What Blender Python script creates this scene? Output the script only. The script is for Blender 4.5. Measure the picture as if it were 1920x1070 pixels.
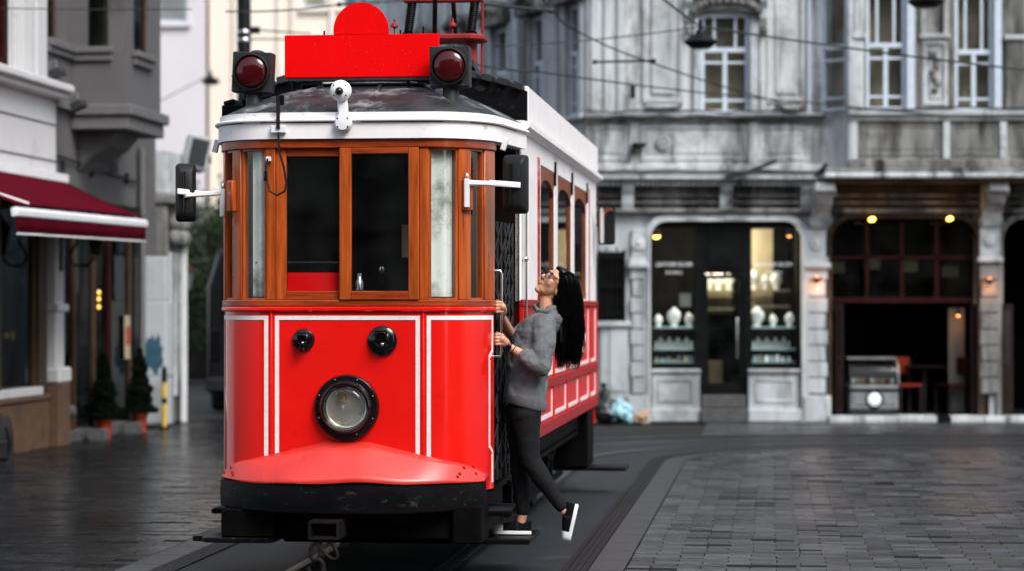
import bpy, bmesh, math, random
from mathutils import Vector, Matrix, Euler, noise
R = math.radians
random.seed(7)
for o in list(bpy.data.objects):
    bpy.data.objects.remove(o)
scene = bpy.context.scene
C = scene.collection

# ------------------------------------------------------------ camera, sky, sun, exposure
cd = bpy.data.cameras.new('camera')
cd.sensor_width = 36.0
cd.lens = 84.4
cd.shift_y = 35 / 1920
cd.clip_start = 0.1
cd.clip_end = 900
cd.dof.use_dof = True
cd.dof.focus_distance = 15.25
cd.dof.aperture_fstop = 1.55
cam = bpy.data.objects.new('camera', cd)
cam.location = (0, 0, 1.75)
cam.rotation_euler = (R(90), 0, 0)
C.objects.link(cam)
scene.camera = cam

SUN_EL, SUN_AZ = R(48), R(145)       # azimuth clockwise from +Y: behind the camera, a little to its right
w = bpy.data.worlds.new('World')
scene.world = w
w.use_nodes = True
nt = w.node_tree
bg = nt.nodes['Background']
sky = nt.nodes.new('ShaderNodeTexSky')
sky.sky_type = 'NISHITA'
sky.sun_disc = False
sky.sun_elevation = SUN_EL
sky.sun_rotation = SUN_AZ
sky.air_density = 1.0
sky.dust_density = 2.0
sky.ozone_density = 1.0
hs = nt.nodes.new('ShaderNodeHueSaturation')
hs.inputs['Saturation'].default_value = 0.55
nt.links.new(sky.outputs[0], hs.inputs['Color'])
nt.links.new(hs.outputs[0], bg.inputs[0])
bg.inputs[1].default_value = 0.125

sl = bpy.data.lights.new('sun', 'SUN')
sl.energy = 1.5
sl.angle = R(28)
sl.color = (1.0, 0.985, 0.97)
sun = bpy.data.objects.new('sun', sl)
sd = Vector((math.sin(SUN_AZ) * math.cos(SUN_EL), math.cos(SUN_AZ) * math.cos(SUN_EL), math.sin(SUN_EL)))
sun.rotation_euler = sd.to_track_quat('Z', 'Y').to_euler()
sun.location = sd * 60
C.objects.link(sun)

vs = scene.view_settings
vs.view_transform = 'Standard'
vs.look = 'None'
vs.exposure = 1.12
vs.gamma = 1
vs.use_curve_mapping = False
scene.cycles.use_denoising = True
scene.cycles.max_bounces = 6
scene.cycles.use_adaptive_sampling = True
scene.cycles.adaptive_threshold = 0.02
scene.cycles.transparent_max_bounces = 12

# ------------------------------------------------------------ mesh helpers
class MB:
    def __init__(s, M=None):
        s.v = []; s.f = []; s.mi = []; s.M = M
    def add(s, vs, fs, m=0):
        b = len(s.v)
        if s.M is not None:
            vs = [s.M @ Vector(p) for p in vs]
        s.v += [tuple(p) for p in vs]
        for f in fs:
            s.f.append([b + i for i in f]); s.mi.append(m)
        return s
    def box(s, x0, x1, y0, y1, z0, z1, m=0):
        x0, x1 = min(x0, x1), max(x0, x1); y0, y1 = min(y0, y1), max(y0, y1); z0, z1 = min(z0, z1), max(z0, z1)
        return s.add([(x0,y0,z0),(x1,y0,z0),(x1,y1,z0),(x0,y1,z0),(x0,y0,z1),(x1,y0,z1),(x1,y1,z1),(x0,y1,z1)],
                     [(0,3,2,1),(4,5,6,7),(0,1,5,4),(1,2,6,5),(2,3,7,6),(3,0,4,7)], m)
    def obox(s, c, size, rot=(0,0,0), m=0):
        a, b, d = [q / 2 for q in size]
        E_ = Euler(rot).to_matrix(); c = Vector(c)
        P = [c + E_ @ Vector(p) for p in [(-a,-b,-d),(a,-b,-d),(a,b,-d),(-a,b,-d),(-a,-b,d),(a,-b,d),(a,b,d),(-a,b,d)]]
        return s.add(P, [(0,3,2,1),(4,5,6,7),(0,1,5,4),(1,2,6,5),(2,3,7,6),(3,0,4,7)], m)
    def prism(s, pts, plane, a, b, m=0):
        n = len(pts)
        def P(p, h):
            return {'xz': (p[0], h, p[1]), 'xy': (p[0], p[1], h), 'yz': (h, p[0], p[1])}[plane]
        V = [P(p, a) for p in pts] + [P(p, b) for p in pts]
        F = [tuple(range(n))[::-1], tuple(range(n, 2 * n))] + [(i, (i + 1) % n, n + (i + 1) % n, n + i) for i in range(n)]
        return s.add(V, F, m)
    def tube(s, path, r, n=8, closed=False, caps=True, m=0, flat=1.0):
        path = [Vector(p) for p in path]; k = len(path)
        rr = r if isinstance(r, (list, tuple)) else [r] * k
        V = []; up = None
        for i, p in enumerate(path):
            if closed: t = path[(i + 1) % k] - path[i - 1]
            else: t = path[min(i + 1, k - 1)] - path[max(i - 1, 0)]
            if t.length < 1e-9: t = Vector((0, 0, 1))
            t.normalize()
            if up is None:
                up = Vector((0, 0, 1)) if abs(t.z) < .9 else Vector((1, 0, 0))
            x = t.cross(up)
            if x.length < 1e-4: x = t.cross(Vector((0, 1, 0.1)))
            x.normalize(); y = x.cross(t).normalized(); up = y
            for j in range(n):
                a = 2 * math.pi * (j + .5) / n
                V.append(p + x * (math.cos(a) * rr[i]) + y * (math.sin(a) * rr[i] * flat))
        F = []
        for i in range(k if closed else k - 1):
            i2 = (i + 1) % k
            for j in range(n):
                j2 = (j + 1) % n
                F.append((i*n+j, i*n+j2, i2*n+j2, i2*n+j))
        if caps and not closed:
            F.append(tuple(range(n))[::-1]); F.append(tuple(range((k-1)*n, k*n)))
        return s.add(V, F, m)
    def lathe(s, prof, c=(0,0,0), ax=(0,0,1), n=24, m=0):
        ax = Vector(ax).normalized(); c = Vector(c)
        q = Vector((0,0,1)).rotation_difference(ax)
        V = []
        for r, h in prof:
            for j in range(n):
                a = 2 * math.pi * j / n
                V.append(c + q @ Vector((max(r, 1e-5) * math.cos(a), max(r, 1e-5) * math.sin(a), h)))
        k = len(prof); F = []
        for i in range(k - 1):
            for j in range(n):
                j2 = (j + 1) % n
                F.append((i*n+j, i*n+j2, (i+1)*n+j2, (i+1)*n+j))
        F.append(tuple(range(n))[::-1]); F.append(tuple(range((k-1)*n, k*n)))
        return s.add(V, F, m)
    def ell(s, c, r, B=None, nu=14, nv=9, m=0):
        c = Vector(c)
        B = B or (Vector((1,0,0)), Vector((0,1,0)), Vector((0,0,1)))
        V = []
        for i in range(nv + 1):
            ph = math.pi * i / nv
            for j in range(nu):
                a = 2 * math.pi * j / nu
                sr = max(math.sin(ph), 1e-4)
                V.append(c + B[0] * (r[0]*sr*math.cos(a)) + B[1] * (r[1]*sr*math.sin(a)) + B[2] * (r[2]*math.cos(ph)))
        F = []
        for i in range(nv):
            for j in range(nu):
                j2 = (j + 1) % nu
                F.append((i*nu+j, (i+1)*nu+j, (i+1)*nu+j2, i*nu+j2))
        F.append(tuple(range(nu))); F.append(tuple(range(nv*nu, nv*nu+nu))[::-1])
        return s.add(V, F, m)
    def cap(s, a, b, ra, rb, n=12):
        a, b = Vector(a), Vector(b); d = (b - a); L = d.length
        d = d / L if L > 1e-6 else Vector((0,0,1))
        P = []; Q = []
        for i in range(5):
            t = math.pi / 2 * i / 4
            P.append(a - d * ra * math.cos(t)); Q.append(max(ra * math.sin(t), 1e-4))
        for i in range(5):
            t = math.pi / 2 * i / 4
            P.append(b + d * rb * math.sin(t)); Q.append(max(rb * math.cos(t), 1e-4))
        return s.tube(P, Q, n)
    def chain(s, pts, rs, n=12):
        for i in range(len(pts) - 1):
            s.cap(pts[i], pts[i+1], rs[i], rs[i+1], n)
        return s
    def loft(s, rings, caps=True, m=0, closed=True):
        n = len(rings[0]); V = [p for r_ in rings for p in r_]; F = []
        for i in range(len(rings) - 1):
            for j in range(n if closed else n - 1):
                j2 = (j + 1) % n
                F.append((i*n+j, i*n+j2, (i+1)*n+j2, (i+1)*n+j))
        if caps:
            F.append(tuple(range(n))[::-1]); F.append(tuple(range((len(rings)-1)*n, len(rings)*n)))
        return s.add(V, F, m)
    def mesh(s, name, mats, smooth=None):
        me = bpy.data.meshes.new(name)
        me.from_pydata(s.v, [], s.f)
        mats = mats if isinstance(mats, (list, tuple)) else [mats]
        for m_ in mats: me.materials.append(m_)
        if len(mats) > 1: me.polygons.foreach_set('material_index', s.mi)
        bm = bmesh.new(); bm.from_mesh(me)
        bmesh.ops.recalc_face_normals(bm, faces=bm.faces)
        bm.to_mesh(me); bm.free()
        if smooth is not None:
            me.shade_smooth()
            me.set_sharp_from_angle(angle=R(smooth))
        return me
    def build(s, name, mats, parent=None, smooth=None, bevel=0, label=None, kind=None, seg=1):
        o = bpy.data.objects.new(name, s.mesh(name, mats, smooth))
        C.objects.link(o)
        o.parent = parent
        if bevel:
            b = o.modifiers.new('bevel', 'BEVEL'); b.width = bevel; b.segments = seg
            b.limit_method = 'ANGLE'; b.angle_limit = R(40); b.harden_normals = False
        if label: o['label'] = label
        if kind: o['kind'] = kind
        return o

def tag(o, label=None, cat=None, group=None, kind=None):
    if label: o['label'] = label
    if cat: o['category'] = cat
    if group: o['group'] = group
    if kind: o['kind'] = kind
    return o
def thing(name, label, cat, loc=(0,0,0), rz=0, group=None):
    o = bpy.data.objects.new(name, None); C.objects.link(o)
    o.empty_display_size = .2
    o.location = loc; o.rotation_euler = (0, 0, rz)
    return tag(o, label, cat, group)
def copy_tree(o, parent=None):
    c = o.copy(); C.objects.link(c); c.parent = parent
    for ch in list(o.children): copy_tree(ch, c)
    return c
def arcpts(cx, cz, r, a0, a1, n):
    return [(cx + r * math.cos(R(a0 + (a1 - a0) * i / n)), cz + r * math.sin(R(a0 + (a1 - a0) * i / n))) for i in range(n + 1)]

# ------------------------------------------------------------ procedural materials
def mat(name, col, rough=.5, metal=0.0, var=.12, scale=6, bump=0.0, bscale=60, coat=0.0, spec=.5, rvar=.1,
        stretch=(1,1,1), dirt=None, dirt_amt=0.0, dscale=3.0, specks=None, speck_amt=.0, emit=None, estr=0.0, trans=0.0, sheen=0.0, world=False, dirt2=None, d2scale=.5, d2amt=.3, wet=0.0):
    m = bpy.data.materials.new(name); m.use_nodes = True
    N = m.node_tree.nodes; L = m.node_tree.links
    b = N['Principled BSDF']
    tc = N.new('ShaderNodeTexCoord'); mp = N.new('ShaderNodeMapping')
    mp.inputs['Scale'].default_value = stretch
    src = tc.outputs['Object']
    if world: src = N.new('ShaderNodeNewGeometry').outputs['Position']
    L.new(src, mp.inputs[0])
    n1 = N.new('ShaderNodeTexNoise'); n1.inputs['Scale'].default_value = scale; n1.inputs['Detail'].default_value = 4; n1.inputs['Roughness'].default_value = .6
    L.new(mp.outputs[0], n1.inputs['Vector'])
    rp = N.new('ShaderNodeValToRGB')
    rp.color_ramp.elements[0].position = .3; rp.color_ramp.elements[1].position = .7
    lo = [max(0, c * (1 - var)) for c in col]; hi = [min(1, c * (1 + var)) for c in col]
    rp.color_ramp.elements[0].color = (*lo, 1); rp.color_ramp.elements[1].color = (*hi, 1)
    L.new(n1.outputs[0], rp.inputs[0])
    out = rp.outputs[0]
    if dirt is not None:
        n2 = N.new('ShaderNodeTexNoise'); n2.inputs['Scale'].default_value = dscale; n2.inputs['Detail'].default_value = 5; n2.inputs['Roughness'].default_value = .68
        L.new(mp.outputs[0], n2.inputs['Vector'])
        r2 = N.new('ShaderNodeValToRGB')
        r2.color_ramp.elements[0].position = .62 - dirt_amt * .3; r2.color_ramp.elements[1].position = .80 - dirt_amt * .3
        L.new(n2.outputs[0], r2.inputs[0])
        mx = N.new('ShaderNodeMixRGB'); mx.inputs[2].default_value = (*dirt, 1)
        L.new(r2.outputs[0], mx.inputs[0]); L.new(out, mx.inputs[1]); out = mx.outputs[0]
    if dirt2 is not None:
        n4 = N.new('ShaderNodeTexNoise'); n4.inputs['Scale'].default_value = d2scale; n4.inputs['Detail'].default_value = 5; n4.inputs['Roughness'].default_value = .7
        L.new(src, n4.inputs['Vector'])
        r4 = N.new('ShaderNodeValToRGB'); r4.color_ramp.elements[0].position = .60 - d2amt * .3; r4.color_ramp.elements[1].position = .74 - d2amt * .3
        r4.color_ramp.elements[1].color = (.85,.85,.85,1)
        L.new(n4.outputs[0], r4.inputs[0])
        mx = N.new('ShaderNodeMixRGB'); mx.inputs[2].default_value = (*dirt2, 1)
        L.new(r4.outputs[0], mx.inputs[0]); L.new(out, mx.inputs[1]); out = mx.outputs[0]
    if specks is not None:
        vz = N.new('ShaderNodeTexVoronoi'); vz.inputs['Scale'].default_value = 45
        L.new(tc.outputs['Object'], vz.inputs['Vector'])
        r3 = N.new('ShaderNodeValToRGB'); r3.color_ramp.interpolation = 'LINEAR'
        r3.color_ramp.elements[0].position = speck_amt; r3.color_ramp.elements[0].color = (1,1,1,1)
        r3.color_ramp.elements[1].position = speck_amt + .03; r3.color_ramp.elements[1].color = (0,0,0,1)
        L.new(vz.outputs['Distance'], r3.inputs[0])
        mx = N.new('ShaderNodeMixRGB'); mx.inputs[2].default_value = (*specks, 1)
        L.new(r3.outputs[0], mx.inputs[0]); L.new(out, mx.inputs[1]); out = mx.outputs[0]
    L.new(out, b.inputs['Base Color'])
    b.inputs['Metallic'].default_value = metal
    b.inputs['Specular IOR Level'].default_value = spec
    b.inputs['Coat Weight'].default_value = coat
    b.inputs['Coat Roughness'].default_value = .06
    if sheen: b.inputs['Sheen Weight'].default_value = sheen
    if trans: b.inputs['Transmission Weight'].default_value = trans
    mr = N.new('ShaderNodeMapRange')
    mr.inputs['To Min'].default_value = max(0.02, rough - rvar); mr.inputs['To Max'].default_value = min(1, rough + rvar)
    L.new(n1.outputs[0], mr.inputs[0])
    if wet:
        n5 = N.new('ShaderNodeTexNoise'); n5.inputs['Scale'].default_value = .42; n5.inputs['Detail'].default_value = 4
        L.new(src, n5.inputs['Vector'])
        m5 = N.new('ShaderNodeMapRange'); m5.inputs['From Min'].default_value = .46; m5.inputs['From Max'].default_value = .68; m5.inputs['To Min'].default_value = 0; m5.inputs['To Max'].default_value = wet
        L.new(n5.outputs[0], m5.inputs[0])
        sb_ = N.new('ShaderNodeMath'); sb_.operation = 'SUBTRACT'; sb_.use_clamp = True
        L.new(mr.outputs[0], sb_.inputs[0]); L.new(m5.outputs[0], sb_.inputs[1])
        L.new(sb_.outputs[0], b.inputs['Roughness'])
    else:
        L.new(mr.outputs[0], b.inputs['Roughness'])
    if bump:
        n3 = N.new('ShaderNodeTexNoise'); n3.inputs['Scale'].default_value = bscale; n3.inputs['Detail'].default_value = 4
        L.new(mp.outputs[0], n3.inputs['Vector'])
        bp = N.new('ShaderNodeBump'); bp.inputs['Strength'].default_value = bump; bp.inputs['Distance'].default_value = .01
        L.new(n3.outputs[0], bp.inputs['Height']); L.new(bp.outputs[0], b.inputs['Normal'])
    if emit:
        b.inputs['Emission Color'].default_value = (*emit, 1); b.inputs['Emission Strength'].default_value = estr
    return m

def glass(name, tint=(.9,.93,.92), rough=.02, refl=1.0, dusty=.05):
    m = bpy.data.materials.new(name); m.use_nodes = True
    N = m.node_tree.nodes; L = m.node_tree.links
    N.remove(N['Principled BSDF']); out = N['Material Output']
    tr = N.new('ShaderNodeBsdfTransparent'); tr.inputs[0].default_value = (*tint, 1)
    gl = N.new('ShaderNodeBsdfGlossy'); gl.inputs['Roughness'].default_value = rough
    gl.inputs[0].default_value = (refl, refl, refl, 1)
    ge = N.new('ShaderNodeNewGeometry'); dt = N.new('ShaderNodeVectorMath'); dt.operation = 'DOT_PRODUCT'
    L.new(ge.outputs['Incoming'], dt.inputs[0]); L.new(ge.outputs['Normal'], dt.inputs[1])
    ab = N.new('ShaderNodeMath'); ab.operation = 'ABSOLUTE'; L.new(dt.outputs['Value'], ab.inputs[0])
    om = N.new('ShaderNodeMath'); om.operation = 'SUBTRACT'; om.inputs[0].default_value = 1; om.use_clamp = True; L.new(ab.outputs[0], om.inputs[1])
    pw = N.new('ShaderNodeMath'); pw.operation = 'POWER'; pw.inputs[1].default_value = 5; L.new(om.outputs[0], pw.inputs[0])
    fr = N.new('ShaderNodeMath'); fr.operation = 'MULTIPLY_ADD'; fr.inputs[1].default_value = .96; fr.inputs[2].default_value = .04; L.new(pw.outputs[0], fr.inputs[0])
    mx = N.new('ShaderNodeMixShader'); L.new(fr.outputs[0], mx.inputs[0]); L.new(tr.outputs[0], mx.inputs[1]); L.new(gl.outputs[0], mx.inputs[2])
    df = N.new('ShaderNodeBsdfDiffuse'); df.inputs[0].default_value = (.55,.57,.56,1)
    tc = N.new('ShaderNodeTexCoord')
    nz = N.new('ShaderNodeTexVoronoi'); nz.inputs['Scale'].default_value = 55; L.new(tc.outputs['Object'], nz.inputs['Vector'])
    n2 = N.new('ShaderNodeTexNoise'); n2.inputs['Scale'].default_value = 3; L.new(tc.outputs['Object'], n2.inputs['Vector'])
    rp = N.new('ShaderNodeValToRGB'); rp.color_ramp.elements[0].position = .06; rp.color_ramp.elements[0].color = (.5,.5,.5,1)
    rp.color_ramp.elements[1].position = .16; rp.color_ramp.elements[1].color = (0,0,0,1); L.new(nz.outputs['Distance'], rp.inputs[0])
    r2 = N.new('ShaderNodeMapRange'); r2.inputs['From Min'].default_value = .35; r2.inputs['From Max'].default_value = .8; r2.inputs['To Max'].default_value = dusty * 1.5; L.new(n2.outputs[0], r2.inputs[0])
    mu = N.new('ShaderNodeMath'); mu.operation = 'MULTIPLY_ADD'; mu.inputs[1].default_value = dusty * 3; L.new(rp.outputs[0], mu.inputs[0]); L.new(r2.outputs[0], mu.inputs[2])
    m2 = N.new('ShaderNodeMixShader'); L.new(mu.outputs[0], m2.inputs[0]); L.new(mx.outputs[0], m2.inputs[1]); L.new(df.outputs[0], m2.inputs[2])
    L.new(m2.outputs[0], out.inputs[0])
    return m

M = {}
# tram
M['red'] = mat('tram_red', (.76,.007,.004), .24, var=.05, scale=3, coat=.85, spec=.3, rvar=.08, bump=.03, bscale=5, dirt=(.46,.005,.005), dirt_amt=.02, dscale=2.2, specks=(.22,.02,.02), speck_amt=.035)
M['red_sign'] = mat('sign_red', (.80,.001,.002), .8, var=.06, scale=2, rvar=.06, spec=.06, dirt=(.62,.002,.004), dirt_amt=.1, dscale=1.6, specks=(.8,.45,.45), speck_amt=.03)
M['red_apron'] = mat('apron_red', (.62,.026,.016), .36, var=.2, scale=3, rvar=.14, spec=.8, specks=(.18,.02,.02), speck_amt=.055, bump=.05, bscale=5, dirt=(.40,.010,.008), dirt_amt=.12, dscale=3.5)
M['red_dark'] = mat('frame_red', (.30,.010,.012), .5, var=.15, bump=.05, spec=.25)
M['red_side'] = mat('side_red', (.62,.008,.008), .35, var=.08, scale=3, spec=.3, rvar=.08)
M['line'] = mat('cream_line', (.78,.74,.72), .45, var=.08, scale=20)
M['cream'] = mat('tram_cream', (.86,.82,.81), .42, var=.05, scale=5, dirt=(.25,.20,.16), dirt_amt=.03, dscale=9, bump=.03, bscale=20, spec=.3)
M['wood'] = mat('varnished_wood', (.36,.066,.010), .30, var=.45, scale=5, stretch=(6,6,.5), coat=.2, spec=.35, rvar=.08, bump=.06, bscale=30, dirt=(.18,.020,.005), dirt_amt=.14, dscale=3)
M['woodh'] = mat('varnished_rail_wood', (.30,.044,.008), .30, var=.45, scale=5, stretch=(.6,1,7), coat=.2, spec=.35, rvar=.08, bump=.05, bscale=30, dirt=(.13,.014,.005), dirt_amt=.25, dscale=3)
M['black'] = mat('black_paint', (.0035,.0035,.004), .42, var=.4, scale=9, dirt=(.055,.050,.046), dirt_amt=.10, dscale=16, bump=.10, spec=.10, stretch=(.6,1,1.5))
M['gloss_black'] = mat('gloss_black', (.004,.004,.005), .14, var=.2, spec=.45, rvar=.04)
M['under'] = mat('under_iron', (.0025,.0025,.0025), .6, var=.5, scale=8, dirt=(.012,.009,.008), dirt_amt=.02, bump=.15, spec=.05)
M['roof'] = mat('roof_canvas', (.028,.029,.031), .6, var=.5, scale=6, dirt=(.26,.265,.27), dirt_amt=.42, dscale=3.2, bump=.35, bscale=22, spec=.25, dirt2=(.012,.012,.013), d2scale=3.5, d2amt=.35)
M['grey_metal'] = mat('grey_metal', (.024,.025,.027), .5, var=.25, specks=(.4,.4,.4), speck_amt=.05, bump=.05, spec=.25)
M['steel'] = mat('steel', (.62,.62,.62), .2, metal=1, var=.1)
M['iron'] = mat('rusty_iron', (.010,.008,.007), .6, metal=.1, var=.4, dirt=(.040,.016,.008), dirt_amt=.15, dscale=14, bump=.2, spec=.15)
M['whitep'] = mat('white_paint', (.80,.79,.79), .4, var=.05, specks=(.25,.18,.12), speck_amt=.03)
M['mirror'] = mat('mirror_glass', (.8,.8,.8), .03, metal=1, var=.02, rvar=.01)
M['plastic'] = mat('mirror_plastic', (.012,.0125,.013), .5, var=.15, bump=.03, spec=.2)
M['lens_red'] = mat('signal_lens', (.050,.002,.004), .12, var=.3, spec=.5, rvar=.04)
M['glass'] = glass('pane_glass', (.93,.95,.94), refl=.7, dusty=.006)
M['glass_thick'] = glass('lamp_glass', (.96,.96,.94), dusty=.004)
M['reflector'] = mat('reflector', (.86,.83,.76), .25, metal=.8, var=.2, scale=12, spec=.8)
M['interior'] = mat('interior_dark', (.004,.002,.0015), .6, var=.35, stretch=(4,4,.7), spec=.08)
M['notice'] = mat('notice_paper', (.48,.40,.26), .8, var=.1)
M['brass'] = mat('brass', (.55,.36,.12), .3, metal=1)
M['salmon'] = mat('oxide_red', (.26,.022,.020), .5, var=.25, dirt=(.04,.02,.02), dirt_amt=.15, bump=.05, spec=.2)
# ground
M['asphalt'] = mat('asphalt', (.018,.022,.025), .55, var=.85, scale=110, bump=.6, bscale=150, rvar=.15, dirt=(.045,.055,.060), dirt_amt=.16, dscale=1.3, spec=.35)
M['ground'] = mat('ground', (.022,.023,.024), .7, var=.3, scale=2, bump=.2, spec=.3)
M['joint'] = mat('paver_joint', (.016,.016,.0155), .8, var=.6, scale=20, spec=.2)
M['kerb'] = mat('border_stone', (.034,.037,.040), .40, var=.3, scale=14, bump=.15, rvar=.12, world=True)
M['strip'] = mat('edge_rubber', (.010,.010,.0105), .55, var=.3, scale=20, bump=.2, spec=.25)
M['rail'] = mat('rail_steel', (.16,.165,.17), .3, metal=.8, var=.4, scale=12)
M['groove'] = mat('rail_groove', (.008,.008,.008), .8)
PAV = []
for nm, c_, r_ in (('paver_grey', (.032,.034,.036), .36), ('paver_light', (.060,.064,.067), .38), ('paver_blue', (.036,.045,.054), .33), ('paver_dim', (.015,.016,.017), .36), ('paver_dark', (.002,.0025,.0025), .6)):
    PAV.append(mat(nm, c_, r_, var=.45, scale=9, bump=.30, bscale=38, rvar=.10, dirt=(.008,.008,.008), dirt_amt=.12, dscale=1.1, world=True, wet=.12, spec=.5 if nm != 'paver_dark' else .15))
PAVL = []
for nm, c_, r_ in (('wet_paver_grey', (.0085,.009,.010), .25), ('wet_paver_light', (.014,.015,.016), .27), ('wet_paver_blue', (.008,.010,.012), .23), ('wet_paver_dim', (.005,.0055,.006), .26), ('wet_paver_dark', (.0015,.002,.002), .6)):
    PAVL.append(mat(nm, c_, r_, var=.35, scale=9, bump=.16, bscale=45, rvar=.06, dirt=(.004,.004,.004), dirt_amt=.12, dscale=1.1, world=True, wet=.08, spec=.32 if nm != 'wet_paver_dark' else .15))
# buildings
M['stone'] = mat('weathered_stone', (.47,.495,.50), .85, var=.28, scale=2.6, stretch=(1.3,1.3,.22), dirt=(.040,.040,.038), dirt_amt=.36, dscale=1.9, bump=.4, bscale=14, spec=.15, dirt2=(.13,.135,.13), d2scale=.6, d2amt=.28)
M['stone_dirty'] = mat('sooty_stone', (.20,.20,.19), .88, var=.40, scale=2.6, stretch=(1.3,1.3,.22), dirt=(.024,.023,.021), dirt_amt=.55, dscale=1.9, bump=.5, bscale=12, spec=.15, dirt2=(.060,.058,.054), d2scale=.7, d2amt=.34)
M['stone_clean'] = mat('painted_stone', (.40,.43,.445), .8, var=.22, scale=3, stretch=(1.3,1.3,.22), dirt=(.09,.09,.09), dirt_amt=.26, dscale=2.5, bump=.25, bscale=16, spec=.15, dirt2=(.19,.20,.20), d2scale=.6, d2amt=.28)
M['white_stucco'] = mat('white_stucco', (.50,.495,.49), .8, var=.05, scale=2, dirt=(.28,.275,.27), dirt_amt=.1, dscale=1.2, bump=.1, spec=.15)
M['grey_stucco'] = mat('grey_stucco', (.105,.101,.101), .8, var=.10, scale=1.5, dirt=(.06,.058,.056), dirt_amt=.15, dscale=1.0, bump=.1, spec=.2)
M['grey_trim'] = mat('grey_trim', (.125,.120,.119), .75, var=.08, bump=.06, spec=.2)
M['brown_stone'] = mat('brown_stone', (.105,.060,.038), .55, var=.25, scale=12, bump=.12, dirt=(.04,.026,.02), dirt_amt=.15, spec=.2)
M['brown_frame'] = mat('brown_frame', (.050,.030,.016), .5, var=.25, spec=.15)
M['red_wood'] = mat('red_window_wood', (.022,.0028,.003), .45, var=.3, bump=.05, spec=.12)
M['shop_black'] = mat('shopfront_black', (.004,.0045,.0045), .35, var=.3, spec=.15)
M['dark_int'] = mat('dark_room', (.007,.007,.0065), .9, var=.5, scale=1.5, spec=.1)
M['win_blue'] = mat('window_frame_paint', (.48,.54,.60), .5, var=.1, spec=.2, dirt=(.28,.30,.32), dirt_amt=.12)
M['pane_reflection'] = mat('brown_pane_reflection', (.20,.165,.12), .9, var=.6, scale=.8)  # brown backing behind the panes, window reflections put into its colour
M['awning'] = mat('awning_cloth', (.075,.0025,.009), .95, var=.12, scale=20, bump=.1, bscale=120, spec=.02)
M['awning_bar'] = mat('awning_bar', (.70,.70,.70), .4, var=.06)
M['terracotta'] = mat('terracotta', (.33,.042,.012), .65, var=.2, bump=.05, spec=.2)
M['concrete'] = mat('concrete', (.070,.070,.071), .85, var=.25, scale=12, bump=.2, spec=.2)
M['leaf_dark'] = mat('topiary_leaf', (.0035,.0065,.0035), .7, var=.5, scale=14, spec=.05)
M['leaf'] = mat('tree_leaf', (.030,.055,.020), .5, var=.6, scale=4, spec=.2)
M['bark'] = mat('bark', (.06,.045,.035), .9, var=.3, bump=.4)
M['cabinet'] = mat('cabinet_paint', (.40,.425,.435), .55, var=.06, scale=4, dirt=(.20,.20,.20), dirt_amt=.10, bump=.04, spec=.2)
M['blue_paint'] = mat('blue_spray_paint', (.020,.075,.115), .6, var=.3, scale=8)
M['yellow'] = mat('yellow_paint', (.62,.38,.015), .45, var=.12, dirt=(.1,.07,.03), dirt_amt=.12)
M['pink_wall'] = mat('pale_pink_render', (.56,.525,.54), .85, var=.05, scale=.4, dirt=(.48,.45,.47), dirt_amt=.2, dscale=.3)
M['cream_wall'] = mat('pale_cream_render', (.74,.655,.56), .85, var=.10, scale=.5, stretch=(3,3,.3), dirt=(.50,.40,.30), dirt_amt=.16, dscale=.5)
M['tile_roof'] = mat('tile_roof', (.36,.10,.06), .8, var=.3)
M['far_wall'] = mat('dull_render', (.12,.11,.10), .85, var=.15, scale=.6)
M['van'] = mat('van_dark_paint', (.005,.006,.0065), .3, var=.2, spec=.3)
M['rubber'] = mat('tyre_rubber', (.012,.012,.012), .8)
M['pole'] = mat('pole_black', (.006,.0065,.007), .45, var=.2, spec=.2)
M['wire'] = mat('wire_black', (.012,.014,.014), .6)
M['lamp_warm'] = mat('warm_lamp', (.9,.6,.2), .4, emit=(1.0,.50,.08), estr=5.0)
M['lamp_orange'] = mat('orange_lamp', (.9,.45,.2), .4, emit=(1.0,.33,.10), estr=3.2)
M['bust'] = mat('display_white', (.86,.88,.87), .5, var=.06)
M['shelf_glass'] = mat('shelf_glass', (.35,.48,.50), .2, var=.1, spec=.6)
M['beige'] = mat('beige_panel', (.34,.29,.19), .7, var=.12)
M['lettering'] = mat('white_lettering', (.72,.76,.76), .6, var=.02)
M['case'] = mat('case_metal', (.20,.205,.21), .45, metal=.2, var=.2)
M['bag_black'] = mat('rubbish_bag', (.012,.012,.013), .35, var=.3, bump=.6, bscale=22)
M['bag_blue'] = mat('blue_plastic_bag', (.30,.55,.64), .4, var=.4, scale=9, bump=.8, bscale=18)
M['cardboard'] = mat('cardboard', (.34,.22,.14), .85, var=.15)
# person
M['skin'] = mat('skin', (.62,.31,.19), .45, var=.08, scale=14, bump=.05, bscale=120, spec=.4)
bs = M['skin'].node_tree.nodes['Principled BSDF']
bs.inputs['Subsurface Weight'].default_value = .12; bs.inputs['Subsurface Radius'].default_value = (.012,.005,.003); bs.inputs['Subsurface Scale'].default_value = .5
M['hair'] = mat('black_hair', (.0022,.002,.0022), .34, var=.3, scale=30, stretch=(6,6,.4), bump=.12, bscale=40, spec=.3)
M['hoodie'] = mat('washed_grey_cotton', (.135,.143,.149), .9, var=.25, scale=9, bump=.10, bscale=160, spec=.12, dirt=(.29,.30,.31), dirt_amt=.22, dscale=6)
M['leggings'] = mat('charcoal_leggings', (.011,.0115,.0125), .85, var=.2, scale=30, bump=.2, bscale=200, spec=.15)
M['shoe'] = mat('black_canvas', (.004,.004,.0045), .85, var=.2, bump=.2, bscale=200, spec=.1)
M['sole'] = mat('white_rubber', (.78,.79,.80), .5, var=.04)
M['teeth'] = mat('teeth', (.80,.78,.74), .3, var=.02)
M['lip'] = mat('lip', (.42,.12,.10), .4, var=.08)
M['glass_dim'] = glass('shop_pane_glass', (.70,.74,.72), refl=.35, dusty=.006)
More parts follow.
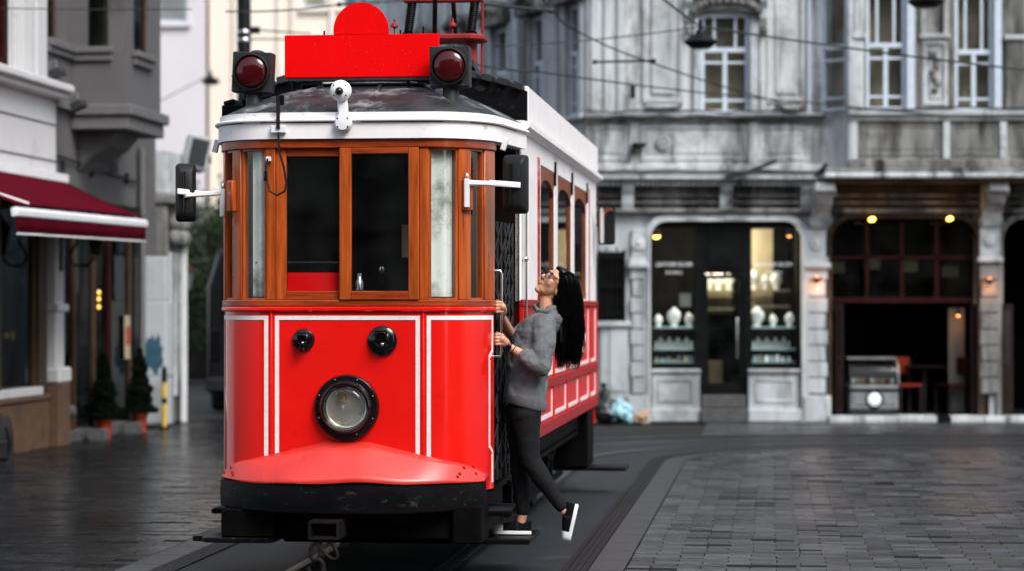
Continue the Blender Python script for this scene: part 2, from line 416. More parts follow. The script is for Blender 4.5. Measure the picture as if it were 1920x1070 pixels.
M['corner_reflection'] = mat('pale_corner_reflection', (.82,.84,.80), .85, var=.15, scale=1.2, dirt=(.13,.145,.135), dirt_amt=.38, dscale=2.4, spec=.1)  # light and dark of the corner pane reflections put into the colour
M['dark_brown'] = mat('dark_brown_plaster', (.045,.032,.022), .8, var=.5, scale=2.5, dirt=(.010,.008,.006), dirt_amt=.35, dscale=2, bump=.3, spec=.15)  # dark brown tone of the cafe surround, its header and the bay soffit
M['side_wood'] = mat('side_frame_wood', (.20,.050,.022), .4, var=.35, scale=5, stretch=(4,4,.6), spec=.25)
M['frames'] = mat('glasses_frame', (.008,.008,.008), .2)
M['lens'] = glass('glasses_lens', (.86,.88,.92), dusty=.0)
M['eye'] = mat('eye_dark', (.02,.012,.01), .1)
M['eyewhite'] = mat('eye_white', (.75,.72,.70), .3)
# ============================================================ ground and track
g = MB().add([(-260,-120,-.034),(260,-120,-.034),(260,420,-.034),(-260,420,-.034)], [(0,1,2,3)])
tag(g.build('ground', M['ground']), kind='structure')

YAW = R(-6.21)
TD = Vector((math.sin(-YAW), math.cos(YAW))); TW = Vector((TD.y, -TD.x))
TO = Vector((-1.03, 15.0))
S_TAN, RC = 12.1, 4.3
PT = TO + TD * S_TAN; CC = PT + TW * RC
TURN = math.pi / 2 + YAW
def track(s):                       # centre line by arc length -> point, heading
    if s <= S_TAN:
        return TO + TD * s, TD
    a = (s - S_TAN) / RC
    if a <= TURN:
        h = Vector((math.sin(-YAW + a), math.cos(-YAW + a)))
        rgt = Vector((h.y, -h.x))
        return CC - rgt * RC, h
    e = CC + Vector((0, RC))
    return e + Vector((1, 0)) * (s - S_TAN - RC * TURN), Vector((1, 0))
SS = [-22 + i * 2 for i in range(18)] + [S_TAN + RC * TURN * i / 28 for i in range(29)] + [S_TAN + RC * TURN + d for d in (1,3,6,10,16,26)]
SS = sorted(set(round(s, 4) for s in SS))
def off_dist(x, y):                 # signed offset from the centre line, right positive
    p = Vector((x, y)); d = p - TO
    s = d.dot(TD)
    if s <= S_TAN: return d.dot(TW)
    q = p - CC
    ang = math.atan2(q.y, q.x)
    if p.x > CC.x: return RC - (p.y - CC.y)
    return RC - q.length
def ribbon(mb, o0, o1, z, ss=SS, m=0, thick=0.0):
    P = []
    for s in ss:
        p, h = track(s); r_ = Vector((h.y, -h.x))
        a = p + r_ * o0; b = p + r_ * o1
        P.append(((a.x, a.y, z), (b.x, b.y, z)))
    V = [q for pr in P for q in pr]
    F = [(2*i, 2*i+1, 2*i+3, 2*i+2) for i in range(len(P) - 1)]
    if thick:
        n = len(V); V += [(x, y, zz - thick) for x, y, zz in V]
        F += [(2*i, 2*i+2, n+2*i+2, n+2*i) for i in range(len(P) - 1)] + [(2*i+1, n+2*i+1, n+2*i+3, 2*i+3) for i in range(len(P) - 1)]
    mb.add(V, F, m)
bed = MB(); ribbon(bed, -1.26, 1.26, -.004)
bed_o = tag(bed.build('track_bed', M['asphalt']), kind='structure')
for sd_ in (-1, 1):
    m_ = MB(); ribbon(m_, sd_ * .465, sd_ * .540, .004, thick=.03); m_.build('rail', M['rail'], bed_o)
    m_ = MB(); ribbon(m_, sd_ * .425, sd_ * .465, .000); m_.build('rail_groove', M['groove'], bed_o)
    m_ = MB(); ribbon(m_, sd_ * .410, sd_ * .425, .003); ribbon(m_, sd_ * .548, sd_ * .60, .001); m_.build('rail_seal', M['strip'], bed_o)
    m_ = MB()
    for k in range(4):
        ribbon(m_, sd_ * (1.262 + k * .042), sd_ * (1.298 + k * .042), .006, thick=.03)
    ribbon(m_, sd_ * 1.255, sd_ * 1.43, -.001)
    m_.build('edge_strip', M['strip'], bed_o)
    # border stones, one by one
    s = -2.0; sh = 0
    while s < S_TAN + RC * TURN + 6:
        ln = .60 if s < S_TAN - .6 else .42
        m_ = MB(); ribbon(m_, sd_ * 1.437, sd_ * 1.665, .002, [s + .006, s + ln * .5, s + ln - .006], thick=.03)
        m_.build('border_stone', M['kerb'], bed_o)
        s += ln

# pavement of long narrow pavers, laid square to the straight track
pav = MB().add([(-13,-12,-.026),(16,-12,-.026),(16,23.5,-.026),(-13,23.5,-.026)], [(0,1,2,3)]).build('pavement', M['joint'])
pav.location = (TO.x, TO.y, 0); pav.rotation_euler = (0, 0, YAW)
tag(pav, kind='structure')
def wpt(u, v):
    p = TO + TW * u + TD * v
    return p.x, p.y
rng = random.Random(3)
rest = MB()
cand = []
RW, LN = .135, .33
for side in (1, -1):
    for row in range(180):
        v = -2.2 + row * RW
        jit = rng.uniform(-.010, .010)
        k = 0; run_dark = False
        a = 1.672
        first = LN * (.5 if row % 2 else 1.0) + jit
        while a < 13:
            b_ = a + (first if k == 0 else LN); k += 1
            u0, u1 = (a, b_) if side > 0 else (-b_, -a)
            a = b_
            xw, yw = wpt((u0 + u1) / 2, v + RW / 2)
            if abs(xw) > 1.6 + yw * .225 or yw < 13 or yw > 36.6: continue
            if xw < -5.72 + .11 * (yw - 30) and yw > 18: continue
            ok = True
            for uu in (u0, u1):
                for vv in (v, v + RW):
                    if abs(off_dist(*wpt(uu, vv))) < 1.668 : ok = False
            if not ok: continue
            q = rng.random()
            if q > .5 and run_dark and rng.random() < .5: q = .01
            run_dark = q < .06
            mi = 4 if q < .06 else 3 if q < .22 else 2 if q < .36 else 1 if q < .62 else 0
            cand.append((u0 + .004, u1 - .004, v + .004, v + RW - .004, rng.uniform(-.0025, .0025) - (.003 if mi == 4 else 0), mi, rng.uniform(-.012,.012), rng.uniform(-.008,.008), side))
def in_view(c):
    x, yy = wpt((c[0] + c[1]) / 2, (c[2] + c[3]) / 2)
    px = 960 + 4500 * x / yy; py = 570 + 4500 * 1.75 / yy
    return 20 < px < 1900 and py < 1066 and (px < 385 or px > 1085)
near = sorted([c for c in cand if c[1] - c[0] > .3 and in_view(c)], key=lambda c: c[2])[:300]
nid = set(id(c) for c in near)
BM = {}
PF = [(0,1,5,4),(1,2,6,5),(2,3,7,6),(3,0,4,7),(4,5,9,8),(5,6,10,9),(6,7,11,10),(7,4,8,11),(8,9,10,11)]
e = .003
for c in cand:
    x0, x1, y0, y1, z, mi, ra, rb, side = c
    if id(c) in nid:
        if (mi, side) not in BM:
            a, b_ = (LN - .008) / 2, (RW - .008) / 2
            mm = MB().add([(-a,-b_,-.03),(a,-b_,-.03),(a,b_,-.03),(-a,b_,-.03),(-a,-b_,-e),(a,-b_,-e),(a,b_,-e),(-a,b_,-e),(-a+e,-b_+e,0),(a-e,-b_+e,0),(a-e,b_-e,0),(-a+e,b_-e,0)], PF)
            BM[mi, side] = mm.mesh('paver', (PAV if side > 0 else PAVL)[mi])
        o = bpy.data.objects.new('paver', BM[mi, side]); C.objects.link(o); o.parent = pav
        o.location = ((x0 + x1) / 2, (y0 + y1) / 2, z); o.rotation_euler = (ra, rb, 0)
    else:
        dz = [z + ra * (yy - (y0+y1)/2) - rb * (xx - (x0+x1)/2) for xx, yy in ((x0,y0),(x1,y0),(x1,y1),(x0,y1))]
        rest.add([(x0,y0,-.03),(x1,y0,-.03),(x1,y1,-.03),(x0,y1,-.03),(x0,y0,dz[0]-e),(x1,y0,dz[1]-e),(x1,y1,dz[2]-e),(x0,y1,dz[3]-e),
                  (x0+e,y0+e,dz[0]),(x1-e,y0+e,dz[1]),(x1-e,y1-e,dz[2]),(x0+e,y1-e,dz[3])], PF, mi if side > 0 else mi + 5)
rest.build('paver_field', PAV + PAVL, pav, kind='stuff')
m_ = MB()
for i in range(16):
    m_.box(2.80, 2.826, .3 + i * .8, 1.08 + i * .8, -.02, .004)
m_.build('joint_strip', M['kerb'], pav)
# ============================================================ weathered corner building (facade plane y = 0 local, street towards -y)
FY = 35.8
bl = thing('corner_building', 'weathered grey stone building with carved facade, white sash windows and two shopfronts', 'building', (0, FY, 0))
SPLIT = {'window_jamb', 'glazing_bar', 'pilaster_shaft', 'cafe_kerb', 'cross_bar', 'bar_frame', 'bay_room', 'wall_poster', 'pane', 'wall', 'upper_wall', 'bay_front', 'wing_wall', 'wing_cornice', 'back_cupboard', 'leg'}
def B(name, mt, *boxes, parent=None, bevel=0, Mx=None, label=None):
    if name in SPLIT and len(boxes) > 1:
        return [B(name, mt, b, parent=parent, bevel=bevel, Mx=Mx) for b in boxes][0]
    mb = MB(Mx)
    for b in boxes: mb.box(*b)
    return mb.build(name, mt, parent or bl, bevel=bevel, label=label)
ST, SD, SC = M['stone'], M['stone_dirty'], M['stone_clean']
D = .5
# ground floor wall around the openings
B('wall', SC, (1.30, 2.03, 0, D, 0, 3.10))
B('wall', SC, (4.34, 4.72, 0, D, 0, 3.10))
B('wall', SC, (6.98, 7.26, 0, D, 0, 3.10), (9.6, 12.0, 0, D, 0, 3.10))
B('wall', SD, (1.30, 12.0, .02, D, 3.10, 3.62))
def rframe(name, x0, x1, z0, z1, r, w_, y0, y1, mt, parent=None):
    """stone surround with rounded inner top corners, open at the bottom"""
    inner = [(x0, z0)] + [(x0, z1 - r)] + arcpts(x0 + r, z1 - r, r, 180, 90, 7)[1:] + arcpts(x1 - r, z1 - r, r, 90, 0, 7) + [(x1, z0)]
    ro = r + w_
    outer = [(x0 - w_, z0), (x0 - w_, z1 - r)] + arcpts(x0 + r, z1 - r, ro, 180, 90, 7)[1:] + arcpts(x1 - r, z1 - r, ro, 90, 0, 7) + [(x1 + w_, z0)]
    n = len(inner); mb = MB()
    V = [(p[0], y0, p[1]) for p in inner] + [(p[0], y0, p[1]) for p in outer] + [(p[0], y1, p[1]) for p in inner] + [(p[0], y1, p[1]) for p in outer]
    F = []
    for i in range(n - 1):
        F += [(i, i+1, n+i+1, n+i), (2*n+i, 3*n+i, 3*n+i+1, 2*n+i+1), (i, 2*n+i, 2*n+i+1, i+1), (n+i, n+i+1, 3*n+i+1, 3*n+i)]
    F += [(0, n, 3*n, 2*n), (n-1, 3*n-1, 4*n-1, 2*n-1)]
    mb.add(V, F)
    return mb.build(name, mt, parent or bl, smooth=40)
def corner_fill(x0, x1, z1, r, y0, y1, mt):
    for sx, xc in ((1, x0), (-1, x1)):
        pts = [(xc, z1), (xc, z1 - r)] + [(xc + sx*(r - r*math.cos(R(a))), z1 - r + r*math.sin(R(a))) for a in range(10, 91, 10)]
        MB().prism(pts, 'xz', y0, y1).build('spandrel', mt, bl)
# shop opening
corner_fill(2.03, 4.34, 3.10, .34, .03, .4, SC)
rframe('shop_surround', 2.06, 4.31, .0, 2.98, .26, .10, -.09, .10, SC)
rframe('shop_moulding', 2.16-.10, 4.21+.10, .0, 2.98, .26, .035, -.13, -.085, ST)
# cafe openings
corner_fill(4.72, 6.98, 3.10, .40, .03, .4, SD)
rframe('cafe_surround', 4.76, 6.94, .0, 3.02, .34, .09, -.07, .10, M['dark_brown'])
B('cafe_header', M['dark_brown'], (4.74, 6.96, -.045, .015, 3.17, 3.52))
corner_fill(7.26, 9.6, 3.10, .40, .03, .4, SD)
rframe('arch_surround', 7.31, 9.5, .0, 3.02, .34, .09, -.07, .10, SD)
# rusticated blocks on the piers, one by one
for x0, x1 in ((1.76, 2.00), (4.36, 4.70)):
    z = .42; i = 0
    while z < 2.2:
        ins = .0 if i % 2 else .03
        B('stone_block', SC, (x0+ins, x1-ins, -.075, .0, z+.008, z+.232), bevel=.012); z += .24; i += 1
    B('pier_base', SC, (x0-.05, x1+.04, -.13, 0, 0, .40), bevel=.015)
    B('pier_cap', SC, (x0-.04, x1+.04, -.14, 0, 2.27, 2.36), bevel=.02)
    B('pier_cap', ST, (x0-.01, x1+.01, -.10, 0, 2.36, 2.44))
    B('pier_head', SC, (x0+.02, x1-.02, -.07, 0, 2.44, 2.86), bevel=.01)
    MB().lathe([(.11,0),(.11,.02),(.08,.035),(.05,.03),(.03,.05),(0,.055)], ((x0+x1)/2, -.07, 2.65), (0,-1,0), 20).build('rosette', ST, bl, smooth=40)
x0, x1 = 6.96, 7.26
for i in range(8):
    B('stone_block', SD, (x0+(.0 if i%2 else .02), x1-(.0 if i%2 else .02), -.085, .0, .428+i*.24, .652+i*.24), bevel=.012)
B('pier_cap', ST, (x0-.04, x1+.04, -.15, 0, 2.36, 2.45), bevel=.02)
B('pier_head', ST, (x0, x1, -.09, 0, 2.45, 2.95), bevel=.01)
MB().lathe([(.10,0),(.10,.03),(.06,.05),(0,.06)], (7.11, -.09, 2.7), (0,-1,0), 18).build('rosette', ST, bl, smooth=40)
# left pale bay with the barred window
B('pale_panel', SC, (1.32, 1.74, -.03, 0, .0, 1.42), bevel=.01)
B('panel_ledge', SC, (1.20, 1.78, -.10, 0, 1.42, 1.50), bevel=.012)
B('panel_strip', M['stone_clean'], (1.45, 1.72, -.05, -.03, .45, 1.40), bevel=.01)
bw = B('barred_window', M['dark_int'], (1.30, 1.66, -.012, 0, 1.52, 2.52))
for i in range(5):
    MB().tube([(1.325+i*.078,-.06,1.50),(1.325+i*.078,-.06,2.54+.05*(i%2))], .013, 6).build('window_bar', M['shop_black'], bw)
for z in (1.58, 2.0, 2.42):
    B('cross_bar', M['shop_black'], (1.29, 1.67, -.07, -.045, z, z+.05), parent=bw)
B('bar_frame', M['shop_black'], (1.27, 1.30, -.08, 0, 1.50, 2.55), (1.66, 1.69, -.08, 0, 1.50, 2.55), parent=bw)
# ---- jewellery shopfront
sf = B('shopfront', M['shop_black'], (2.06, 2.11, .06, .14, .78, 2.98), (2.74, 2.86, .06, .14, .40, 2.98), (3.47, 3.58, .06, .14, .40, 2.98), (4.26, 4.31, .06, .14, .78, 2.98),
       (2.11, 2.74, .06, .14, .78, .84), (3.58, 4.26, .06, .14, .78, .84), (2.11, 2.74, .06, .14, 2.88, 2.98), (3.58, 4.26, .06, .14, 2.88, 2.98), (2.86, 3.47, .07, .13, 2.20, 2.98))
corner_fill(2.06, 4.31, 2.985, .26, .055, .15, M['shop_black'])
for x0, x1 in ((2.11, 2.74), (3.58, 4.26)):
    B('display_pane', M['glass'], (x0, x1, .095, .10, .84, 2.88), parent=sf)
B('fascia_panel', M['shop_black'], (2.92, 3.41, .05, .07, 2.28, 2.90), parent=sf, bevel=.01)
dr = B('shop_door', M['shop_black'], (2.86, 2.93, .08, .13, .42, 2.19), (3.40, 3.47, .08, .13, .42, 2.19), (2.93, 3.40, .08, .13, .42, .58), (2.93, 3.40, .08, .13, 2.12, 2.19), bevel=.004)
B('door_pane', M['glass_dim'], (2.93, 3.40, .10, .105, .58, 2.12), parent=dr)
MB().tube([(3.36,.05,.95),(3.36,.03,1.0),(3.36,.03,1.5),(3.36,.05,1.55)], .014, 8).build('door_handle', M['steel'], dr, smooth=60)
for x0, x1 in ((2.08, 2.80), (3.52, 4.30)):
    bp = B('stall_riser', SC, (x0, x1, -.04, .2, .10, .78), bevel=.01)
    B('riser_plinth', SC, (x0-.02, x1+.02, -.12, .2, 0, .20), parent=bp, bevel=.02)
    B('riser_sill', SC, (x0-.01, x1+.01, -.09, .2, .74, .79), parent=bp, bevel=.01)
    B('riser_frame', ST, (x0+.1, x1-.1, -.058, -.04, .30, .335), (x0+.1, x1-.1, -.058, -.04, .615, .65), (x0+.1, x0+.135, -.058, -.04, .335, .615), (x1-.135, x1-.1, -.058, -.04, .335, .615), parent=bp)
B('door_step', M['concrete'], (2.80, 3.52, -.20, .2, 0, .20), bevel=.015)
B('door_step', M['concrete'], (2.82, 3.50, .0, .2, .20, .40), bevel=.015)
# lettering on the panes
def text(body, x, y, z, size, parent, mt, rz=0, Mx=None, sx=1.0):
    cu = bpy.data.curves.new('lettering', 'FONT'); cu.body = body; cu.size = size; cu.align_x = 'CENTER'; cu.extrude = .0015
    to = bpy.data.objects.new('tmp_text', cu); C.objects.link(to)
    bpy.context.view_layer.update()
    me = bpy.data.meshes.new_from_object(to)
    bpy.data.objects.remove(to)
    me.name = 'lettering'; me.materials.clear(); me.materials.append(mt)
    o = bpy.data.objects.new('lettering', me); C.objects.link(o); o.parent = parent
    o.location = (x, y, z); o.rotation_euler = (R(90), 0, rz); o.scale = (sx, 1, 1)
    return o
for xc in (2.425, 3.92):
    text('LEATHER SILVER', xc, .088, 2.31, .082, sf, M['lettering'], sx=.92)
    text('Jewellery', xc, .088, 2.20, .066, sf, M['lettering'])
# shop room with shelves
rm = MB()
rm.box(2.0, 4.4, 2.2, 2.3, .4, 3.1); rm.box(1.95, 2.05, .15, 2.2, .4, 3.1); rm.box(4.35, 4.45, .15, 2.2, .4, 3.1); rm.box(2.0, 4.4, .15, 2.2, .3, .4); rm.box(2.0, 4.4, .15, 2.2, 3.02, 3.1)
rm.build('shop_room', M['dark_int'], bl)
B('beige_backdrop', M['beige'], (3.60, 4.02, 1.2, 1.25, 1.5, 2.9))
B('beige_backdrop', M['beige'], (2.95, 3.42, 1.6, 1.65, 1.6, 2.15))
B('display_box', M['cabinet'], (2.55, 2.72, .7, .75, 1.72, 1.92))
B('display_box', M['cardboard'], (2.98, 3.18, .5, .7, .45, .9))
for x0, x1 in ((2.12, 2.73), (3.59, 4.25)):
    rgs = random.Random(int(x0*10))
    for i in range(7):
        B('display_box', (M['bust'], M['beige'], M['shelf_glass'], M['case'])[rgs.randrange(4)], (x0+.03+i*.085, x0+.03+i*.085+rgs.uniform(.03,.07), .2, .3, .90, .90+rgs.uniform(.03,.10)))
    for z, tk in ((1.42, .025), (1.10, .03), (.90, .02)):
        B('display_shelf', M['shelf_glass'], (x0, x1, .16, .56, z-tk, z))
    for i in range(9):
        B('display_card', M['bust'], (x0+.04+i*.065, x0+.075+i*.065, .40, .42, 1.10, 1.20+.05*(i%2)))
for z in (1.74, 1.98): B('display_shelf', M['beige'], (3.60, 4.24, .8, 1.15, z-.03, z))
for z in (1.70, 1.98): B('display_shelf', M['beige'], (2.94, 3.40, 1.0, 1.5, z-.03, z))
def bust(x, y, z, s=1.0, tl=0):
    t = thing('necklace_bust', BUST_L.pop(0), 'display bust', (x, FY + y, z), tl, 'necklace busts in the shop window')
    MB().lathe([(.05*s,0),(.052*s,.01),(.02*s,.03),(.02*s,.05)], (0,0,0), (0,0,1), 14).build('base', M['bust'], t, smooth=40)
    mb = MB(); mb.ell((0,.0,.13*s), (.088*s,.050*s,.085*s), nu=16, nv=10); mb.cap((0,.01*s,.15*s), (0,.02*s,.205*s), .042*s, .034*s); mb.ell((0,.0,.07*s), (.06*s,.045*s,.05*s), nu=14, nv=8)
    o = mb.build('torso', M['bust'], t, smooth=60); r_ = o.modifiers.new('r', 'REMESH'); r_.mode = 'VOXEL'; r_.voxel_size = .011; r_.use_smooth_shade = True
    MB().tube([(.045*s*math.cos(R(a)), -.045*s-.008*math.sin(R(a)), (.15+.06*math.sin(R(a)))*s) for a in range(180,361,20)], .004, 5).build('necklace', M['steel'], t, smooth=60)
BUST_L = ['white necklace bust at left end of the shelf in the left shop window',
          'largest white necklace bust, middle of the left shop window shelf',
          'white necklace bust nearest the door in the left shop window',
          'large white necklace bust beside the door in the right shop window',
          'white necklace bust in the middle of the right shop window shelf',
          'white necklace bust at right end of the right shop window shelf',
          'cream bust on the upper rear shelf, leftmost in right shop window',
          'cream bust on the upper rear shelf, second from left in right shop window',
          'cream bust on the upper rear shelf, third from left in right shop window',
          'cream bust on the back shelf seen at left through the shop door glass',
          'cream bust on the back shelf seen at centre through the shop door glass',
          'cream bust on the back shelf seen at right through the shop door glass']
bust(2.20,.28,1.42,.78,R(25)); bust(2.43,.26,1.42,1.22,R(-15)); bust(2.66,.30,1.42,.9,R(40))
bust(3.68,.26,1.42,1.28,R(-20)); bust(3.93,.32,1.42,.8,R(35)); bust(4.17,.28,1.42,.92,R(-40))
bust(3.70,.95,1.98,1.2); bust(3.88,.95,1.98,.9); bust(4.04,.95,1.98,1.05)
bust(3.02,1.2,1.98,1.1); bust(3.17,1.2,1.98,1.25); bust(3.34,1.2,1.98,1.0)
def lamp(name, label, x, y, z, r, mt, cat='lamp', ax=(0,0,-1), grp=None, energy=0, col=(1,.7,.35), lo=(0,0,0)):
    t = thing(name, label, cat, (x, FY + y, z), 0, grp)
    MB().lathe([(r*.4,-.08),(r*.5,-.03),(r,.0),(r*1.05,.03),(r*.9,.03)], (0,0,0), ax, 16).build('lamp_housing', M['grey_metal'], t, smooth=40)
    MB().ell((ax[0]*.03, ax[1]*.03, ax[2]*.03), (r*.85,r*.85,r*.6), nu=14, nv=8).build('bulb', mt, t, smooth=60)
    if energy:
        ld = bpy.data.lights.new(name + '_light', 'POINT'); ld.energy = energy; ld.color = col; ld.shadow_soft_size = .22
        lo_ = bpy.data.objects.new(name + '_light', ld); C.objects.link(lo_); lo_.parent = t; lo_.location = lo
    return t
lamp('ceiling_lamp', 'glowing yellow lamp at top left of the left shop window', 2.17, .35, 2.80, .07, M['lamp_warm'], energy=70, col=(1,.86,.66), lo=(.99,.45,-.15))  # unseen point light added behind the door fascia, brightening both shop windows
lamp('ceiling_lamp', 'small orange lamp at top right corner of the right shop window', 4.17, .30, 2.80, .035, M['lamp_orange'])
M['door_dark'] = mat('dark_door_wood', (.012,.0055,.0055), .5, var=.4, scale=5, spec=.12)
# ---- cafe
cf = B('cafe_front', M['red_wood'], (4.80, 6.90, .10, .16, 1.78, 1.86), (5.28, 5.34, .10, .16, 1.86, 2.98), (5.80, 5.86, .10, .16, 1.86, 2.98), (6.32, 6.38, .10, .16, 1.86, 2.98),
       (4.80, 6.90, .10, .16, 2.42, 2.46))
for a, b in ((4.80,5.28),(5.34,5.80),(5.86,6.32),(6.38,6.90)):
    for z0, z1 in ((1.86,2.42),(2.46,2.98)):
        B('transom_pane', M['glass_dim'], (a, b, .125, .13, z0, z1), parent=cf)
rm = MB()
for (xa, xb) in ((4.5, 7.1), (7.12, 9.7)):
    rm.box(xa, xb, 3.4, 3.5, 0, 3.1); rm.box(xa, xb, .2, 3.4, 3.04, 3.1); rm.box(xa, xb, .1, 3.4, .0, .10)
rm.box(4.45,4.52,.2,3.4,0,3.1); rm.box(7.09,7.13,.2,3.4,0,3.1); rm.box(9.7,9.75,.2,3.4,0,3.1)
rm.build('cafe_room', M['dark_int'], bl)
B('back_cupboard', M['interior'], (5.25, 5.75, 3.0, 3.35, .1, 1.75))
for i, (x, z) in enumerate(((4.86,2.22),(5.40,2.28),(5.98,2.24),(6.60,2.16))):
    B('wall_poster', M['beige'], (x, x+.24, 1.0, 1.02, z, z+.17))
def leafdoor(xc, w_, rz, name='folding_door'):
    Mx = Matrix.Translation((xc, .02, 0)) @ Matrix.Rotation(rz, 4, 'Z')
    d = MB(Mx).box(-w_/2, w_/2, -.02, .02, .10, 1.76).build(name, M['door_dark'], bl, bevel=.008)
    MB(Mx).box(-w_*.3, w_*.3, -.026, .026, .85, 1.66).build('door_pane', M['gloss_black'], d)
    return d
for xc, w_, rz in ((4.80,.30,R(10)), (4.88,.26,R(60)), (6.98,.28,R(-20)), (7.10,.26,R(30)), (7.24,.24,R(-50)), (7.36,.26,R(20))):
    leafdoor(xc, w_, rz)
B('cafe_kerb', ST, (4.7, 5.72, -.22, .12, 0, .10), bevel=.01); B('cafe_kerb', ST, (5.73, 6.30, -.22, .12, 0, .105), bevel=.01)
B('cafe_kerb', M['shop_black'], (6.31, 6.50, -.22, .12, 0, .10)); B('cafe_kerb', ST, (6.51, 7.0, -.22, .12, 0, .10), bevel=.01); B('cafe_kerb', ST, (7.01, 9.4, -.22, .12, 0, .10), bevel=.01)
B('bright_side_panel', M['far_wall'], (6.60, 6.84, .5, .55, .12, 1.70))
# ice cream case
ic = thing('ice_cream_case', 'curved glass ice cream display case with round badge at the cafe door', 'display case', (5.03, FY - .1, .10), 0)
prof = [(-.0,.0),(.0,.42),(-.05,.50),(-.05,.0)]
MB().box(0, .72, .03, .55, .04, .46).build('case_body', M['case'], ic, bevel=.02)
B('case_band', M['shop_black'], (.0, .73, .015, .04, .36, .40), (.0,.73,.015,.04,.06,.10), parent=ic)
MB().lathe([(.10,0),(.10,.012),(.085,.02),(0,.02)], (.36, .018, .24), (0,-1,0), 28).build('round_badge', M['bust'], ic, smooth=40)
MB().lathe([(.13,0),(.13,.008),(.115,.012)], (.36, .020, .24), (0,-1,0), 28).build('badge_ring', M['shop_black'], ic, smooth=40)
for a in (.06, .50): B('front_panel', M['case'], (a, a+.17, .015, .03, .16, .32), parent=ic, bevel=.006)
gl = MB(); rs = []
for i in range(8):
    a = R(90 * i / 7); y_, z_ = .03 + .30*(1-math.cos(a))*.9, .46 + .38*math.sin(a)
    rs.append([Vector((0,y_,z_)), Vector((.72,y_,z_)), Vector((.72,y_+.006,z_)), Vector((0,y_+.006,z_))])
gl.loft(rs); gl.build('curved_pane', M['glass_dim'], ic, smooth=60)
B('case_top', M['case'], (.0, .72, .28, .55, .82, .86), parent=ic, bevel=.008)
rs = MB()
rs.prism([(.03,.46),(.05,.62),(.12,.76),(.28,.84),(.55,.84),(.55,.46)], 'yz', .715, .735); rs.build('case_end', M['case'], ic)
B('case_back', M['shop_black'], (.0,.72,.53,.55,.46,.82), parent=ic)
rg = random.Random(5)
for i in range(9):
    MB().ell((.07+i*.072, .2+rg.uniform(-.05,.05), .50), (.034,.05,.04+.02*rg.random()), nu=10, nv=6).build('ice_cream_heap', (M['bust'], M['skin'], M['beige'], M['terracotta'])[i % 4], ic, smooth=60)
# cafe chairs and a table (dark, in the room)
def chair(x, y, rz, label, mt):
    t = thing('cafe_chair', label, 'chair', (x, FY + y, .10), rz, 'chairs inside the cafe')
    B('seat', mt, (-.19,.19,-.19,.19,.42,.46), parent=t); B('backrest', mt, (-.19,.19,.16,.19,.60,.86), parent=t)
    for a in (-1,1):
        for b in (-1,1):
            B('leg', M['iron'], (a*.17-.015,a*.17+.015,b*.17-.015,b*.17+.015,0,.42 if b<0 else .86), parent=t)
M['orange_seat'] = mat('orange_seat', (.13,.014,.004), .6, spec=.1)
chair(5.93,.45,R(20),'orange chair beside the ice cream case', M['orange_seat']); chair(6.62,.35,R(-60),'dark chair by the pale panel inside the cafe', M['red_wood'])
ct = thing('cafe_table', 'dark small square table inside the cafe opening', 'table', (6.25, FY + .6, .10), 0)
B('table_top', M['interior'], (-.28,.28,-.25,.25,.70,.73), parent=ct); B('leg', M['iron'], (-.03,.03,-.03,.03,.03,.70), parent=ct); B('base', M['iron'], (-.2,.2,-.2,.2,0,.03), parent=ct)
# lamps under the bay
lamp('soffit_lamp', 'lit yellow spotlight under the bay, left one above the cafe', 5.31, -.28, 3.02, .06, M['lamp_warm'], grp='spotlights over the cafe', energy=1.1, col=(1,.55,.2), lo=(0,-.05,.12), ax=(.3,-.6,-.7))
lamp('soffit_lamp', 'lit yellow spotlight under the bay, right one above the cafe', 6.46, -.28, 3.03, .055, M['lamp_warm'], grp='spotlights over the cafe', energy=1.1, col=(1,.55,.2), lo=(0,-.05,.12), ax=(.3,-.6,-.7))
def sconce(label, x, y, z):
    t = thing('wall_sconce', label, 'wall lamp', (x, FY + y, z), 0, 'sconces on the cafe piers')
    B('back_plate', M['iron'], (-.03,.03,.0,.02,-.05,.05), parent=t)
    mb = MB(); mb.lathe([(.03,0),(.07,.05),(.075,.06),(.02,.02)], (0,-.06,-.02), (0,0,1), 14); mb.build('lamp_shade', M['iron'], t, smooth=40)
    MB().ell((0,-.06,.02), (.045,.045,.03), nu=10, nv=6).build('bulb', M['lamp_orange'], t, smooth=60)
    ld = bpy.data.lights.new('sconce_light', 'POINT'); ld.energy = 1.6; ld.color = (1,.38,.16); ld.shadow_soft_size = .12
    lo_ = bpy.data.objects.new('sconce_light', ld); C.objects.link(lo_); lo_.parent = t; lo_.location = (0,-.08,-.09)
sconce('orange lit sconce on the pier between jewellery shop and cafe', 4.53, -.075, 2.10); sconce('orange lit sconce on the pier right of the cafe', 7.10, -.085, 2.08)
lamp('pendant_lamp', 'thin orange lamp glowing over the pale panel inside the cafe', 6.72, .35, 1.62, .035, M['lamp_orange'], energy=1.5, col=(1,.5,.2), lo=(0,-.05,-.15))
